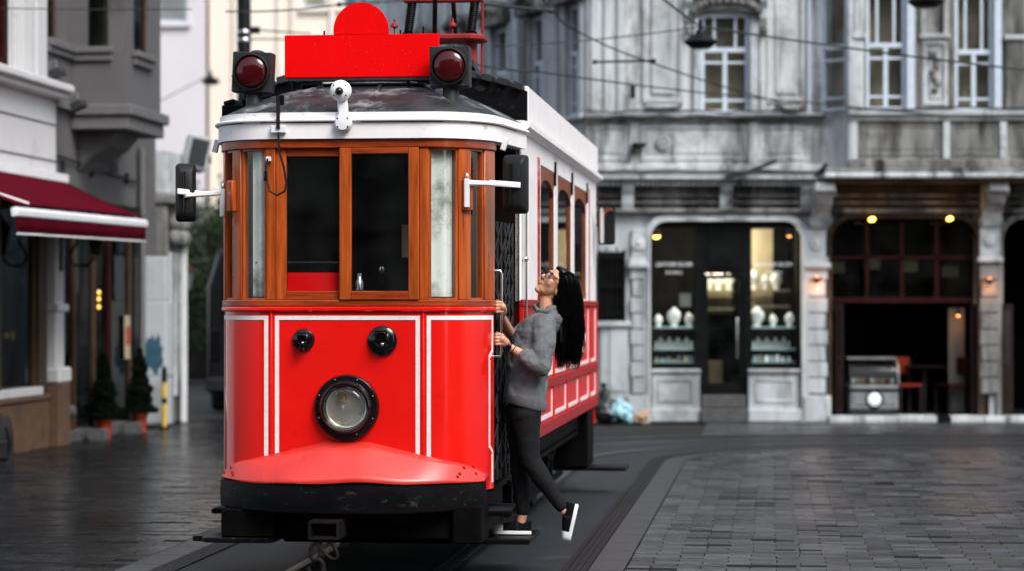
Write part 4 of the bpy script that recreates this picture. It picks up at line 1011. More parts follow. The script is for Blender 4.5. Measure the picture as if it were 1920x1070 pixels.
# utility cabinet with blue paint
def LW(x, y, z=0): return Matrix.Translation(LL) @ Matrix.Rotation(LR,4,'Z') @ Vector((x,y,z))
cb = thing('utility_cabinet', 'tall pale grey utility cabinet smeared with dark blue paint', 'cabinet', LW(4.02,-.29), LR)
W('cabinet_body', M['cabinet'], (0,.36,-.02,.36,.05,1.80), parent=cb, bevel=.01); W('cabinet_top', M['cabinet'], (.04,.34,0,.32,1.81,2.42), parent=cb, bevel=.01)
W('street_panel', M['cabinet'], (.02,.34,-.035,-.02,.75,1.78), parent=cb, bevel=.004)
W('near_panel', M['cabinet'], (-.012,0,.0,.34,.75,1.78), parent=cb, bevel=.004); W('near_panel', M['cabinet'], (-.012,0,.0,.34,.08,.73), parent=cb, bevel=.004)
rg = random.Random(11)
pts = [(.16+.155*(1+.22*rg.uniform(-1,1))*math.cos(R(a)), 1.05+.25*(1+.25*rg.uniform(-1,1))*math.sin(R(a))) for a in range(0,360,14)]
MB().prism(pts, 'yz', -.016, -.010).build('paint_smear', M['blue_paint'], cb)
# carved stone corner beyond
sc = thing('stone_corner', 'carved weathered stone pier standing beyond the grey building', 'building', LW(5.05,0), LR)
W('shaft', M['stone_dirty'], (0,.95,-.05,.6,0,3.2), parent=sc, bevel=.02); W('capital', M['stone_dirty'], (-.05,1.05,-.18,.6,3.2,3.35), parent=sc, bevel=.03); W('upper_block', M['stone'], (.05,.9,-.06,.6,3.35,4.0), parent=sc, bevel=.02)
for k in range(8):
    MB().ell((.2+.2*(k%4), -.12, 2.72+.22*(k//4)), (.12,.10,.13), nu=10, nv=6).build('carving', M['stone_dirty'], sc, smooth=60)
W('flute', M['stone'], (.1,.2,-.09,-.05,.4,2.5), (.4,.5,-.09,-.05,.4,2.5), (.7,.8,-.09,-.05,.4,2.5), parent=sc, bevel=.01)
W('conduit', M['awning_bar'], (.90,.96,-.12,-.05,0,4.0), parent=sc)
ac = thing('air_conditioner', 'grey air conditioner unit tilted on the wall above the side street', 'air conditioner', LW(6.05,-.25,3.75), LR + R(20))
MB().obox((0,0,.25),(.6,.34,.50),(R(12),0,0)).build('unit_case', M['cabinet'], ac, bevel=.015); MB().obox((-.31,0,.25),(.02,.26,.4),(R(12),0,0)).build('grille', M['grey_metal'], ac)
MB().lathe([(.16,0),(.16,.02),(.13,.02)], (0,-.17,.25), (0,-1,.2), 20).build('fan_ring', M['grey_metal'], ac); W('wall_bracket', M['iron'], (-.25,-.21,-.1,.3,-.03,0), (.21,.25,-.1,.3,-.03,0), parent=ac)
# cone topiaries in orange pots
def topiary(label, x, y, h, seed):
    t = thing('topiary', label, 'potted plant', LW(x,y), LR, 'cone topiaries by the shop'); t.scale = (.64,.64,.64)
    MB().lathe([(.135,0),(.16,.34),(.185,.34),(.185,.40),(.165,.40),(.155,.36),(0,.36)], (0,0,0), (0,0,1), 20).build('pot', M['terracotta'], t, smooth=35)
    MB().tube([(0,0,.34),(0,0,h*.85)], [.02,.008], 6).build('stem', M['bark'], t)
    rg = random.Random(seed); mb = MB()
    for i in range(9000):
        f = rg.random() ** 1.5; z = .42 + (h - .42) * f
        rad = (.31 * (1 - f) ** .8 + .03) * (1 + .14 * math.sin(z * 13 + seed) + .10*math.sin(z*29)) * math.sqrt(rg.uniform(.25, 1.05))
        a = rg.uniform(0, 2*math.pi); c_ = Vector((rad*math.cos(a), rad*math.sin(a), z))
        d1 = Vector((rg.uniform(-1,1), rg.uniform(-1,1), rg.uniform(-.5,1))).normalized(); d2 = d1.cross(Vector((rg.uniform(-1,1), rg.uniform(-1,1), rg.uniform(-1,1)))).normalized()
        l_, w2 = rg.uniform(.035,.06), rg.uniform(.012,.02)
        mb.add([c_ - d1*l_*.5, c_ + d2*w2, c_ + d1*l_*.5, c_ - d2*w2], [(0,1,2,3)])
    mb.build('foliage', M['leaf_dark'], t)
topiary('cone shrub in orange pot nearer the white pilaster', 1.35, -.17, 1.72, 1); topiary('cone shrub in orange pot nearer the pale cabinet', 3.05, -.19, 1.80, 2)
def slab(label, x, w_):
    t = tag(MB().prism([(-w_/2+.02,0),(w_/2-.02,0),(w_/2,.02),(w_/2,.20),(w_/2-.03,.22),(-w_/2+.03,.22),(-w_/2,.20),(-w_/2,.02)], 'xz', -.14, .14).build('concrete_block', M['concrete'], None, bevel=.01), label, 'block', 'grey blocks by the pots')
    t.location = LW(x,-.24); t.rotation_euler = (0,0,0); t.scale = (.8,.8,.7)
slab('grey concrete block beside the left orange pot', .85, .28); slab('grey concrete block beside the right orange pot', 2.55, .26)
# yellow and black bollard
bo = thing('bollard', 'thin yellow bollard with black top in front of the pale cabinet', 'bollard', LW(3.80,-.34), 0)
MB().lathe([(.034,0),(.034,.66)], (0,0,0), (0,0,1), 14).build('post', M['yellow'], bo, smooth=40); MB().lathe([(.038,0),(.038,.17),(.025,.22),(0,.23)], (0,0,.66), (0,0,1), 14).build('post_cap', M['pole'], bo, smooth=40); MB().lathe([(.07,0),(.07,.03),(.036,.04)], (0,0,0), (0,0,1), 14).build('foot', M['pole'], bo)
MB().lathe([(.036,0),(.036,.08)], (0,0,.36), (0,0,1), 14).build('band', M['pole'], bo)
# dark bag at the left edge
bag = thing('travel_bag', 'dark backpack standing on the pavement at the left edge', 'bag', (-5.63, 26.26, 0), R(10)); bag.scale = (.75,.75,.78)
mb = MB(); rs = []
for k in range(9):
    f = k/8; w_ = .24*(1-.25*f**3); d_ = .16*(1-.3*f**2)
    rs.append([Vector((w_*math.copysign(abs(math.cos(R(a)))**.6, math.cos(R(a))), d_*math.copysign(abs(math.sin(R(a)))**.6, math.sin(R(a))), .02+.62*f - .03*math.cos(math.pi*f))) for a in range(0,360,20)])
mb.loft(rs); mb.build('bag_body', M['plastic'], bag, smooth=50, bevel=.01)
MB().tube([(.14,-.16,.1),(.2,-.2,.3),(.14,-.15,.55)], .02, 6).build('strap', M['pole'], bag, smooth=60); MB().tube([(-.06,0,.62),(-.05,0,.70),(.05,0,.70),(.06,0,.62)], .014, 6).build('handle', M['pole'], bag, smooth=60); W('pocket', M['plastic'], (-.16,.16,-.20,-.13,.08,.34), parent=bag, bevel=.02)
# ============================================================ far end of the side street
def far_building(name, label, x0, x1, y, zt, mt, depth=6, wins=(), roof=None, extra=None):
    t = thing(name, label, 'building', ((x0+x1)/2, y, 0))
    h_ = (x1-x0)/2
    zs = sorted(set([0, zt] + [q for w_ in wins for q in (w_[2], w_[3])]))
    # wall in horizontal bands around the window openings
    mb = MB()
    for za, zb in zip(zs, zs[1:]):
        xs_ = -h_
        for (a, b, c_, d_) in sorted([w_ for w_ in wins if w_[2] <= za and w_[3] >= zb]):
            mb.box(xs_, a, 0, .4, za, zb); xs_ = b
        mb.box(xs_, h_, 0, .4, za, zb)
    mb.box(-h_, h_, .9, depth, 0, zt); mb.box(-h_, h_, .4, .9, zt-.05, zt)
    mb.build('wall', mt, t)
    for (a, b, c_, d_) in wins:
        wf = MB()
        for q in ((a, a+.06, .1, .2, c_, d_), (b-.06, b, .1, .2, c_, d_), (a+.06, b-.06, .1, .2, c_, c_+.06), (a+.06, b-.06, .1, .2, d_-.06, d_)): wf.box(*q)
        w_ = wf.build('window', M['win_blue'], t)
        MB().box(a+.06, b-.06, .14, .15, c_+.06, d_-.06).build('pane', M['glass'], w_)
        MB().box(a-.1, b+.1, -.12, .0, c_-.12, c_-.02).build('sill', mt, w_)
    MB().box(-h_-.1, h_+.1, -.25, .3, zt-.3, zt+.1).build('cornice', mt, t)
    if roof:
        MB().prism([(-.4,zt+.1),(depth+.4,zt+.1),(depth/2,zt+1.6)], 'yz', -h_-.2, h_+.2).build('roof', roof, t)
    return t
far_building('pink_building', 'pale washed-out pinkish house at the far end of the side street', -11.4, -7.82, 61, 20, M['pink_wall'], wins=[(.6,1.35,8.9,10.2),(.6,1.35,12.2,13.6),(-1.0,-.3,8.9,10.2)])
t = far_building('cream_building', 'pale cream house with vertical ribs behind the black pole', -7.95, -3.3, 62, 20, M['cream_wall'], wins=[(-1.2,-.6,5.0,6.6),(.2,.8,5.2,8.2),(1.2,1.8,5.2,8.2),(.2,.8,9.4,12),(1.2,1.8,9.4,12)])
for x in (-2.2,-1.5,-.35,.0,1.0,2.0): MB().box(x-.07,x+.07,-.10,0,3.6,19.7).build('rib', M['cream_wall'], t)
MB().box(-.35,.1,-.45,0,6.9,7.0).build('balcony_slab', M['cream_wall'], t)
for i in range(6): MB().tube([(-.35+i*.09,-.43,7.0),(-.35+i*.09,-.43,7.9)], .015, 5).build('baluster', M['cream_wall'], t)
far_building('tiled_house', 'low dull house with red tiled roof half hidden by trees', -13.5, -6.0, 78, 4.6, M['far_wall'], depth=5, roof=M['tile_roof'], wins=[(-1,0,1,2.2),(1.5,2.5,1,2.2)])
# trees
def tree(label, x, y, h, rad, seed, n=2600):
    t = thing('street_tree', label, 'tree', (x, y, 0), 0, 'trees in the side street')
    rg = random.Random(seed)
    tk = MB().tube([(0,0,0),(.05,.05,h*.25),(-.05,.1,h*.5),(.05,0,h*.8)], [.16,.13,.10,.04], 8)
    cl = []
    for i in range(9):
        a = rg.uniform(0,6.28); z0 = h*rg.uniform(.3,.6); e = Vector((rad*.75*math.cos(a)*rg.uniform(.5,1), rad*.75*math.sin(a)*rg.uniform(.5,1), h*rg.uniform(.5,.95)))
        tk.tube([(0,.05,z0), Vector((0,.05,z0)).lerp(e,.6)+Vector((0,0,.15)), e], [.05,.03,.012], 5); cl.append((e, rad*rg.uniform(.3,.5)))
    tk.build('trunk', M['bark'], t, smooth=60)
    for i in range(8): cl.append((Vector((rg.uniform(-.6,.6)*rad, rg.uniform(-.6,.6)*rad, h*rg.uniform(.35,.9))), rad*rg.uniform(.25,.45)))
    mb = MB()
    for i in range(n):
        c0, r0 = rg.choice(cl)
        d = Vector((rg.gauss(0,1), rg.gauss(0,1), rg.gauss(0,1))).normalized() * r0 * rg.uniform(.5,1.05)
        c_ = c0 + d
        d1 = Vector((rg.uniform(-1,1), rg.uniform(-1,1), rg.uniform(-1,.4))).normalized(); d2 = d1.cross(Vector((rg.uniform(-1,1), rg.uniform(-1,1), rg.uniform(-1,1)))).normalized()
        l_ = rg.uniform(.10,.18); mb.add([c_ - d1*l_*.5, c_ + d2*l_*.22, c_ + d1*l_*.5, c_ - d2*l_*.22], [(0,1,2,3)])
    mb.build('crown', M['leaf'], t)
tree('leafy tree showing just left of the tram behind the side mirror', -6.35, 52, 4.4, 1.3, 3)
tree('dark low tree deeper in the side street left of the van', -7.7, 53.8, 3.1, 1.4, 4)
tree('dark tree mostly hidden behind the tram and van', -5.2, 53.6, 4.6, 1.5, 8)
# dark shop row behind the trees
t = thing('dark_arcade', 'dark shadowed shopfront across the end of the side street', 'building', (-7.5, 56.9, 0))
MB().box(-5,5,.6,3.4,0,4.0).build('wall', M['dark_int'], t); MB().box(-5,5,-.5,.6,3.6,4.0).build('lintel', M['far_wall'], t)
for x in (-3.2,-1.1,1.0,3.1): MB().box(x-.2,x+.2,-.3,.6,0,3.6).build('pier', M['far_wall'], t, bevel=.03)
# street lantern
sl_ = thing('street_lantern', 'small four-sided street lantern on a thin post in the side street', 'street lamp', (-6.12, 45.0, 0))
MB().tube([(0,0,0),(0,0,2.05)], [.05,.025], 8).build('post', M['pole'], sl_, smooth=50)
MB().lathe([(.09,0),(.17,.30)], (0,0,2.05), (0,0,1), 4).build('lantern_glass', M['case'], sl_); MB().lathe([(.21,0),(.20,.03),(.08,.13),(.02,.17)], (0,0,2.35), (0,0,1), 4).build('lantern_roof', M['brown_frame'], sl_)
# dark van
vn = thing('parked_van', 'dark van parked behind the tram on its left', 'van', (-3.95, 38.6, 0))
def vsec(y, z0, z1, w_, top):
    return [Vector((-w_,y,z0)), Vector((w_,y,z0)), Vector((w_,y,z0+.75*(z1-z0))), Vector((w_-top,y,z1)), Vector((-w_+top,y,z1)), Vector((-w_,y,z0+.75*(z1-z0)))]
MB().loft([vsec(0,.35,2.55,.92,.18), vsec(.08,.32,2.62,.95,.16), vsec(4.2,.32,2.62,.95,.16), vsec(4.9,.35,1.5,.93,.1)]).build('body', M['van'], vn, smooth=30, bevel=.03)
MB().box(-.72,.72,-.012,.0,1.45,2.25).build('rear_window', M['gloss_black'], vn, bevel=.01); MB().box(-.96,.96,-.12,.02,.35,.58).build('bumper', M['plastic'], vn, bevel=.03)
for sx in (-1,1):
    MB().box(sx*.74,sx*.90,-.03,.02,.85,1.35).build('tail_light', M['gloss_black'], vn, bevel=.01)
    for y in (.95, 3.9):
        w_ = MB().lathe([(.34,-.11),(.36,-.06),(.36,.06),(.34,.11),(.22,.11),(.0,.11)], (sx*.86,y,.36), (sx,0,0), 24).build('wheel', M['rubber'], vn, smooth=40); MB().lathe([(.20,0),(.18,.02),(0,.03)], (sx*.95,y,.36), (sx,0,0), 16).build('rim', M['case'], w_)
MB().box(-.26,.26,-.02,0,.95,1.07).build('number_plate', M['cabinet'], vn)
# black catenary pole
pp = thing('tram_pole', 'tall black pole with two silver bands rising behind the left signal lamp', 'pole', (-4.02, 36.0, 0))
MB().tube([(0,0,0),(0,0,7.5)], [.115,.10], 20).build('shaft', M['pole'], pp, smooth=60); MB().lathe([(.16,0),(.16,.5),(.12,.6)], (0,0,0), (0,0,1), 20).build('foot', M['pole'], pp, smooth=40)
for z in (5.66, 5.78):
    MB().lathe([(.112,0),(.118,.01),(.118,.055),(.112,.065)], (0,0,z), (0,0,1), 20).build('band', M['steel'], pp, smooth=40)
MB().box(.08,.24,-.03,.03,5.80,5.90).build('bracket', M['pole'], pp); MB().tube([(.1,0,5.86),(1.0,0,5.80)], .012, 5).build('stay', M['wire'], pp); MB().tube([(.1,0,5.72),(1.0,0,5.71)], .012, 5).build('stay', M['wire'], pp)
# hanging lamp in the side street
def hang_lamp(label, x, y, z, w_):
    t = thing('hanging_lamp', label, 'street lamp', (x, y, z))
    MB().lathe([(.02,.16),(.05,.14),(.06,.10),(w_*.3,.08),(w_*.5,.0),(w_*.46,-.012),(w_*.30,-.07),(0,-.075)], (0,0,0), (0,0,1), 16).build('lamp_shade', M['pole'], t, smooth=35)
    MB().lathe([(w_*.28,0),(w_*.2,-.03),(0,-.04)], (0,0,-.068), (0,0,1), 14).build('diffuser', M['glass_thick'], t, smooth=40); MB().tube([(0,0,.14),(0,0,.26)], .025, 6).build('hanger', M['pole'], t)
    return t
hang_lamp('small grey lamp hanging on a wire in front of the pale far houses', -6.9, 55, 6.84, .46)
hang_lamp('flat black lamp hanging from the wires before the left upper window', 2.20, 28.0, 4.80, .40); hang_lamp('flat black lamp at the top edge above the bay windows', 5.0, 29.0, 5.40, .46)
# overhead wires
def P(px, py, Y): return ((px-960)/4500*Y, Y, 1.75 + (570-py)/4500*Y)
def wire(label, pts, r=.009):
    path = []
    for a, b in zip(pts, pts[1:]):
        a, b = Vector(a), Vector(b)
        for k in range(8): path.append(a.lerp(b, k/8) - Vector((0,0,.03*math.sin(math.pi*k/8))))
    path.append(Vector(pts[-1]))
    tag(MB().tube(path, r, 6).build('overhead_wire', M['wire'], smooth=60), label, 'wire', 'overhead wires')
wire('thick overhead wire dropping from the top to the black hanging lamp', [(1.05,24.0,5.2), (2.20,28.0,4.98), (7.6,30.5,4.60)], .013)
wire('overhead wire slanting down from the tram pole bracket across the stone wall', [(-.4,22.0,5.4),(.60,27.5,4.95),(1.66,29.5,4.73),(3.9,33.5,4.52)], .011)
wire('lowest overhead wire running from the trolley past the first floor parapet', [(-.6,24.0,4.2),(.27,27.0,4.36),(4.2,34.0,4.60),(8.2,34.2,4.30)], .010)
wire('faint overhead wire rising to the right towards the hanging lamp', [(-.2,27.0,4.64),(2.20,28.0,4.98)], .007)
wire('thin overhead wire crossing before the grey oriel', [(-7.5,27.5,5.20),(-3.6,27.0,5.06)], .006)
wire('thin wire holding the small lamp in the side street', [(-6.9,55,7.0),(-9.5,48,4.6)], .012)
def bar(label, a, b):
    t = thing('wire_insulator', label, 'insulator', a, 0, 'insulator bars on the wires'); a, b = Vector(a), Vector(b)
    MB().tube([(0,0,0), b-a], .016, 8).build('bar', M['wire'], t, smooth=60)
    for q in (0, 1): MB().ell((b-a)*q, (.035,.035,.03), nu=10, nv=6).build('end_knob', M['wire'], t, smooth=60)
bar('black insulator bar on the slanting wire before the stone wall', (1.02,29.5,4.72), (1.74,29.5,4.735)); bar('black insulator bar at the top beside the trolley springs', (-.27,23,4.62), (.40,25.0,4.80))
bar('dark insulator on a wire above the red board, left of its disc', (-2.05,28.5,5.30), (-1.75,28.5,5.31))
wire('short wire behind the red disc of the tram board', [(-3.4,28.5,5.22),(-2.05,28.5,5.30),(-.2,28.5,5.5)], .010)
# ============================================================ street behind the camera (out of frame; closes the street and shows in the reflections)
def back_building(label, x0, x1, y0, y1, h, mt, face):
    t = thing('street_building', label, 'building', ((x0+x1)/2, (y0+y1)/2, 0)); hx, hy = (x1-x0)/2, (y1-y0)/2
    MB().box(-hx,hx,-hy,hy,0,h).build('wall', mt, t)
    fl_ = int(h // 3.2)
    for k in range(fl_):
        if face == 'y':
            n_ = int((x1-x0)//2.4)
            for i in range(n_):
                x = -hx + (i+.5)*(x1-x0)/n_; MB().box(x-.5,x+.5,hy,hy+.03,.6+k*3.2,2.6+k*3.2).build('window', M['gloss_black'], t)
            MB().box(-hx,hx,hy,hy+.25,2.95+k*3.2,3.15+k*3.2).build('string_course', mt, t)
        else:
            n_ = int((y1-y0)//2.4)
            for i in range(n_):
                y = -hy + (i+.5)*(y1-y0)/n_; MB().box(-hx-.03,-hx,y-.5,y+.5,.6+k*3.2,2.6+k*3.2).build('window', M['gloss_black'], t)
            MB().box(-hx-.25,-hx,-hy,hy,2.95+k*3.2,3.15+k*3.2).build('string_course', mt, t)
M['back_wall'] = mat('street_wall', (.14,.13,.12), .85, var=.25, scale=.5)
M['back_warm'] = mat('unseen_warm_wall', (.86,.56,.20), .85, var=.2, scale=.5)  # warm glow put into the wall colour, for the tram's corner reflection
back_building('grey street front facing the tram from behind the camera on the left', -26, 3.0, -16, -9, 15, M['back_wall'], 'y')
back_building('grey street front facing the tram from behind the camera on the right', 4.2, 16, -17, -10, 13, M['back_wall'], 'y')
back_building('unseen house at right, coloured ochre for the reflection on the tram', 15, 22, -4, 9, 13, M['back_warm'], 'x')
# ============================================================ the tram (local frame: x right, y back, z up)
tram = thing('tram', 'red heritage tram with cream trim and varnished wood cab windows', 'tram', (TO.x, TO.y, 0), YAW)
def plan(t):
    sg = 1 if t >= 0 else -1; a = abs(t)
    if a <= 1: return Vector((.48 * t, 0)), Vector((0, -1))
    if a <= 2:
        th = R((a - 1) * 80)
        n_ = Vector((.5 * math.sin(th), -.4 * math.cos(th))).normalized(); n_.x *= sg
        return Vector((sg * (.48 + .40 * math.sin(th)), .5 * (1 - math.cos(th)))), n_
    k = a - 2
    return Vector((sg * (.874 + .096 * k), .413 + .737 * k)), Vector((sg * .9916, -.129))
def strip(mb, t0, t1, z0, z1, oi, oo, n=None, m=0):
    n = n or max(1, int(abs(t1 - t0) * 14)); P = []
    f0 = z0 if callable(z0) else (lambda t: z0); f1 = z1 if callable(z1) else (lambda t: z1)
    V = []
    ts = sorted(set([t0 + (t1 - t0) * i / n for i in range(n + 1)] + [q for q in (-2,-1,1,2) if t0 < q < t1]))
    for t in ts:
        p, nn = plan(t); a = p + nn * oi; b = p + nn * oo
        V += [(a.x, a.y, f0(t)), (b.x, b.y, f0(t)), (b.x, b.y, f1(t)), (a.x, a.y, f1(t))]
    F = []
    for i in range(len(ts) - 1):
        for j in range(4):
            F.append((4*i+j, 4*i+(j+1)%4, 4*i+4+(j+1)%4, 4*i+4+j))
    F += [(3,2,1,0), tuple(4*(len(ts)-1)+j for j in range(4))]
    mb.add(V, F, m)
def S(name, mt, *a, bevel=0, parent=None, smooth=30, **k):
    mb = MB(); strip(mb, *a, **k)
    return mb.build(name, mt, parent or tram, smooth=smooth, bevel=bevel)

# --- cab front
dash = S('dash_panel', M['red'], -2, 2, .58, 1.712, -.04, 0, 60)
S('belt_moulding', M['red'], -2, 2, 1.706, 1.738, -.04, .022, 60, bevel=.009)
for sd_ in (-1, 1):
    S('panel_bead', M['red'], sd_*1.0-.012, sd_*1.0+.012, .62, 1.706, -.01, .010, 2, bevel=.004, parent=dash)
def line(*ts):
    mb = MB()
    for a in ts: strip(mb, *a)
    mb.build('trim_line', M['line'], dash, smooth=30)
LW = .026
line((-.955, .955, 1.655, 1.655 + LW, -.002, .0035), (-.955, -.955 + LW/.48, .64, 1.655, -.002, .0035, 1), (.955 - LW/.48, .955, .64, 1.655, -.002, .0035, 1))
line((1.04, 1.965, 1.655, 1.655 + LW, -.002, .0035), (1.04, 1.085, .64, 1.655, -.002, .0035, 2),
     (1.935, 1.965, 1.45, 1.655, -.002, .0035, 1), (1.86, 1.885, .86, 1.40, -.002, .0035, 1), (1.935, 1.965, .62, .80, -.002, .0035, 1),
     (1.86, 1.965, lambda t: 1.40 + (t-1.86)*.48, lambda t: 1.425 + (t-1.86)*.48, -.002, .0035, 3), (1.86, 1.965, lambda t: .845 - (t-1.86)*.48, lambda t: .87 - (t-1.86)*.48, -.002, .0035, 3))
line((-1.965, -1.04, 1.655, 1.655 + LW, -.002, .0035), (-1.085, -1.04, .64, 1.655, -.002, .0035, 2), (-1.965, -1.935, .64, 1.655, -.002, .0035, 1))

# apron over the bumper
def bump_pt(t):          # bumper outer plan, t in -1..1
    u = .855 * t
    return Vector((u, -.20 + .40 * abs(t) ** 3.2))
def az(t):
    a = abs(t)
    return .655 + .235 * max(0, 1 - (a / 1.0) ** 1.55) if a < 1 else .655
def interp(x, tb):
    for (a, p), (b, q) in zip(tb, tb[1:]):
        if x <= b: return p + (q - p) * max(0, (x - a)) / (b - a)
    return tb[-1][1]
rings = []
NA = 40
top = []; bot = []
for i in range(NA + 1):
    t = -1 + 2 * i / NA
    pb = bump_pt(t * .985)
    tt = t * 1.86
    pt, nn = plan(tt)
    z = interp(abs(pt.x), ((0,.893),(.12,.892),(.70,.757),(.79,.722),(.87,.655)))
    pt = pt + nn * .006
    wv = .006 * math.sin(t * 5 + 1) + .004 * math.sin(t * 11)
    top.append(Vector((pt.x, pt.y, z)))
    bot.append(Vector((pb.x, pb.y - .012, .645 + wv)))
mb = MB()
rows = []
for k in range(7):
    f = k / 6
    rows.append([a.lerp(b, f) + Vector((0, -.004 * math.sin(math.pi * f), 0)) for a, b in zip(top, bot)])
mb.loft(rows, caps=False, closed=False)
apron = mb.build('apron', M['red_apron'], tram, smooth=60)
sm = apron.modifiers.new('thick', 'SOLIDIFY'); sm.thickness = .006; sm.offset = 1
for t, f in ((-.80,.25),(-.82,.5),(-.84,.75),(-.90,.45),(.80,.25),(.82,.5),(.84,.75),(.90,.45),(.86,.15)):
    i = int((t + 1) / 2 * NA); p = rows[int(f*6)][i]
    MB().ell(p + Vector((0,-.006,.004)), (.011,.011,.011), nu=8, nv=5).build('rivet', M['red_dark'], apron, smooth=60)
# bumper
mb = MB(); V = []
for i in range(NA + 1):
    t = -1 + 2 * i / NA; p = bump_pt(t)
    q = Vector((p.x * .93, p.y + .09)); up = .018 * abs(t) ** 2
    V.append([Vector((p.x, p.y, .455 + up)), Vector((p.x, p.y - .012, .55 + up*.5)), Vector((p.x, p.y, .648)), Vector((q.x, q.y, .648)), Vector((q.x, q.y, .455 + up))])
mb.loft(V)
mb.build('bumper', M['black'], tram, smooth=40, bevel=.008)
# headlamp and the two round fittings
hl = MB().lathe([(.205,-.02),(.205,.030),(.196,.046),(.168,.052),(.160,.075),(.150,.085),(.138,.080),(.132,.045),(.130,-.01)], (0,-.0,1.11), (0,-1,0), 48).build('headlamp', M['gloss_black'], tram, smooth=35)
MB().lathe([(.131,-.012),(.128,.0),(.10,-.045),(.05,-.075),(.0,-.08)], (0,-.035,1.11), (0,-1,0), 40).build('reflector', M['reflector'], hl, smooth=60)
MB().lathe([(.128,.0),(.126,.008),(.10,.018),(.05,.027),(.0,.03)], (0,-.055,1.11), (0,-1,0), 40).build('lens', M['glass_thick'], hl, smooth=60)
mb = MB().lathe([(.012,0),(.014,.03),(.030,.055),(.030,.075),(.016,.098),(0,.10)], (-.012,-.055,1.20), (0,0,-1), 16); mb.build('bulb', M['glass_thick'], hl, smooth=50)
mb = MB().box(-.045,.0,-.06,-.03,1.155,1.215); mb.build('bulb_socket', M['brass'], hl, bevel=.004)
for k in range(8):
    a = R(22 + 45 * k); MB().ell((.183*math.cos(a), -.052, 1.11+.183*math.sin(a)), (.008,.006,.008), nu=8, nv=5).build('screw', M['gloss_black'], hl)
def fitting(u, z, r):
    f = MB().lathe([(r,0),(r,.018),(r*.88,.030),(r*.62,.036),(r*.58,.062),(r*.44,.070),(r*.40,.052),(0,.05)], (u,0,z), (0,-1,0), 28).build('round_socket', M['gloss_black'], tram, smooth=35)
    MB().tube([(u-r*.36,-.07,z+r*.05),(u-r*.36,-.078,z+r*.62),(u+r*.36,-.078,z+r*.62),(u+r*.36,-.07,z+r*.05)], r*.09, 6).build('cap_hinge', M['gloss_black'], f)
    MB().ell((u+r*.1,-.07,z-r*.25), (r*.14,.012,r*.14), nu=8, nv=5).build('cap_knob', M['steel'], f, smooth=60)
    return f
f1_ = fitting(-.275, 1.53, .070); fitting(.225, 1.527, .093)
MB().tube([(-.29,-.06,1.49),(-.285,-.065,1.465),(-.265,-.065,1.46),(-.26,-.06,1.485)], .008, 6).build('hook', M['gloss_black'], f1_)
# --- varnished window frame of the cab
S('sill_rail', M['woodh'], -2, 2, 1.738, 1.780, -.055, .016, 60, bevel=.006)
S('head_rail', M['woodh'], -2, 2, 2.722, 2.780, -.055, .020, 60, bevel=.006)
for sd_ in (-1, 1):
    for a, b in ((.95, 1.06), (1.395, 1.54), (1.76, 2.0)):
        S('window_post', M['wood'], *sorted((sd_*a, sd_*b)), 1.780, 2.722, -.055, .008, 4, bevel=.004)
    for a, b in ((1.06, 1.395), (1.54, 1.76)):
        f = S('curved_window_frame', M['wood'], *sorted((sd_*a, sd_*(a+.025))), 1.780, 2.722, -.045, -.004, 2)
        mb = MB(); strip(mb, *sorted((sd_*(b-.025), sd_*b)), 1.780, 2.722, -.045, -.004, 2); strip(mb, *sorted((sd_*(a+.025), sd_*(b-.025))), 1.780, 1.793, -.045, -.004, 4); strip(mb, *sorted((sd_*(a+.025), sd_*(b-.025))), 2.709, 2.722, -.045, -.004, 4)
        mb.build('glazing_bead', M['wood'], f, smooth=30)
        S('pane', M['glass'], *sorted((sd_*(a+.025), sd_*(b-.025))), 1.793, 2.709, -.026, -.022, 8, parent=f)
def sash(u0, u1, y0, stl, str_, zt):
    f = MB().box(u0, u0+stl, y0, y0+.035, 1.780, 2.722).build('window_sash', M['wood'], tram, bevel=.004)
    MB().box(u1-str_, u1, y0, y0+.035, 1.780, 2.722).build('stile', M['wood'], f, bevel=.004)
    MB().box(u0+stl, u1-str_, y0+.002, y0+.035, 1.780, 1.835).build('bottom_rail', M['woodh'], f, bevel=.004)
    MB().box(u0+stl, u1-str_, y0+.002, y0+.035, zt, 2.722).build('top_rail', M['woodh'], f, bevel=.004)
    MB().box(u0+stl, u1-str_, y0+.018, y0+.022, 1.835, zt).build('pane', M['glass'], f)
sash(-.456, .0, .012, .066, .045, 2.672)
sash(-.045, .456, -.028, .075, .066, 2.684)
# --- cream fascia and the roof hood
fas = S('fascia', M['cream'], -3, 3, 2.780, 2.885, -.05, .040, 70)
S('gutter_lip', M['cream'], -3, 3, 2.885, 2.905, -.05, .062, 70, bevel=.006, parent=fas)
S('upper_fascia', M['cream'], -3, 3, 2.905, 2.945, -.05, .030, 70, parent=fas)
rings = []
for k in range(9):
    f = k / 8; ring = []
    for i in range(61):
        t = -3 + 6 * i / 60; p, nn = plan(t); p = p + nn * .028
        c = Vector((0, 1.30)); q = p.lerp(c, f)
        ring.append(Vector((q.x, q.y, 2.942 + .30 * (1 - (1 - f) ** 2))))
    rings.append(ring)
mb = MB(); mb.loft(rings, caps=False, closed=False)
roof = mb.build('roof', M['roof'], tram, smooth=60)
sol = roof.modifiers.new('thick', 'SOLIDIFY'); sol.thickness = .012; sol.offset = -1
def roof_pt(t, f, dz=0):
    p, nn = plan(t); q = p.lerp(Vector((0, 1.30)), f)
    return Vector((q.x, q.y, 2.942 + .30 * (1 - (1 - f) ** 2) + dz))
for t in (-2.3, -1.25, .25, 1.35, 2.3):
    MB().tube([roof_pt(t + f * .35, f, .006) for f in [i / 10 for i in range(1, 10)]], .014, 6, flat=.7).build('roof_seam', M['roof'], roof, smooth=50)
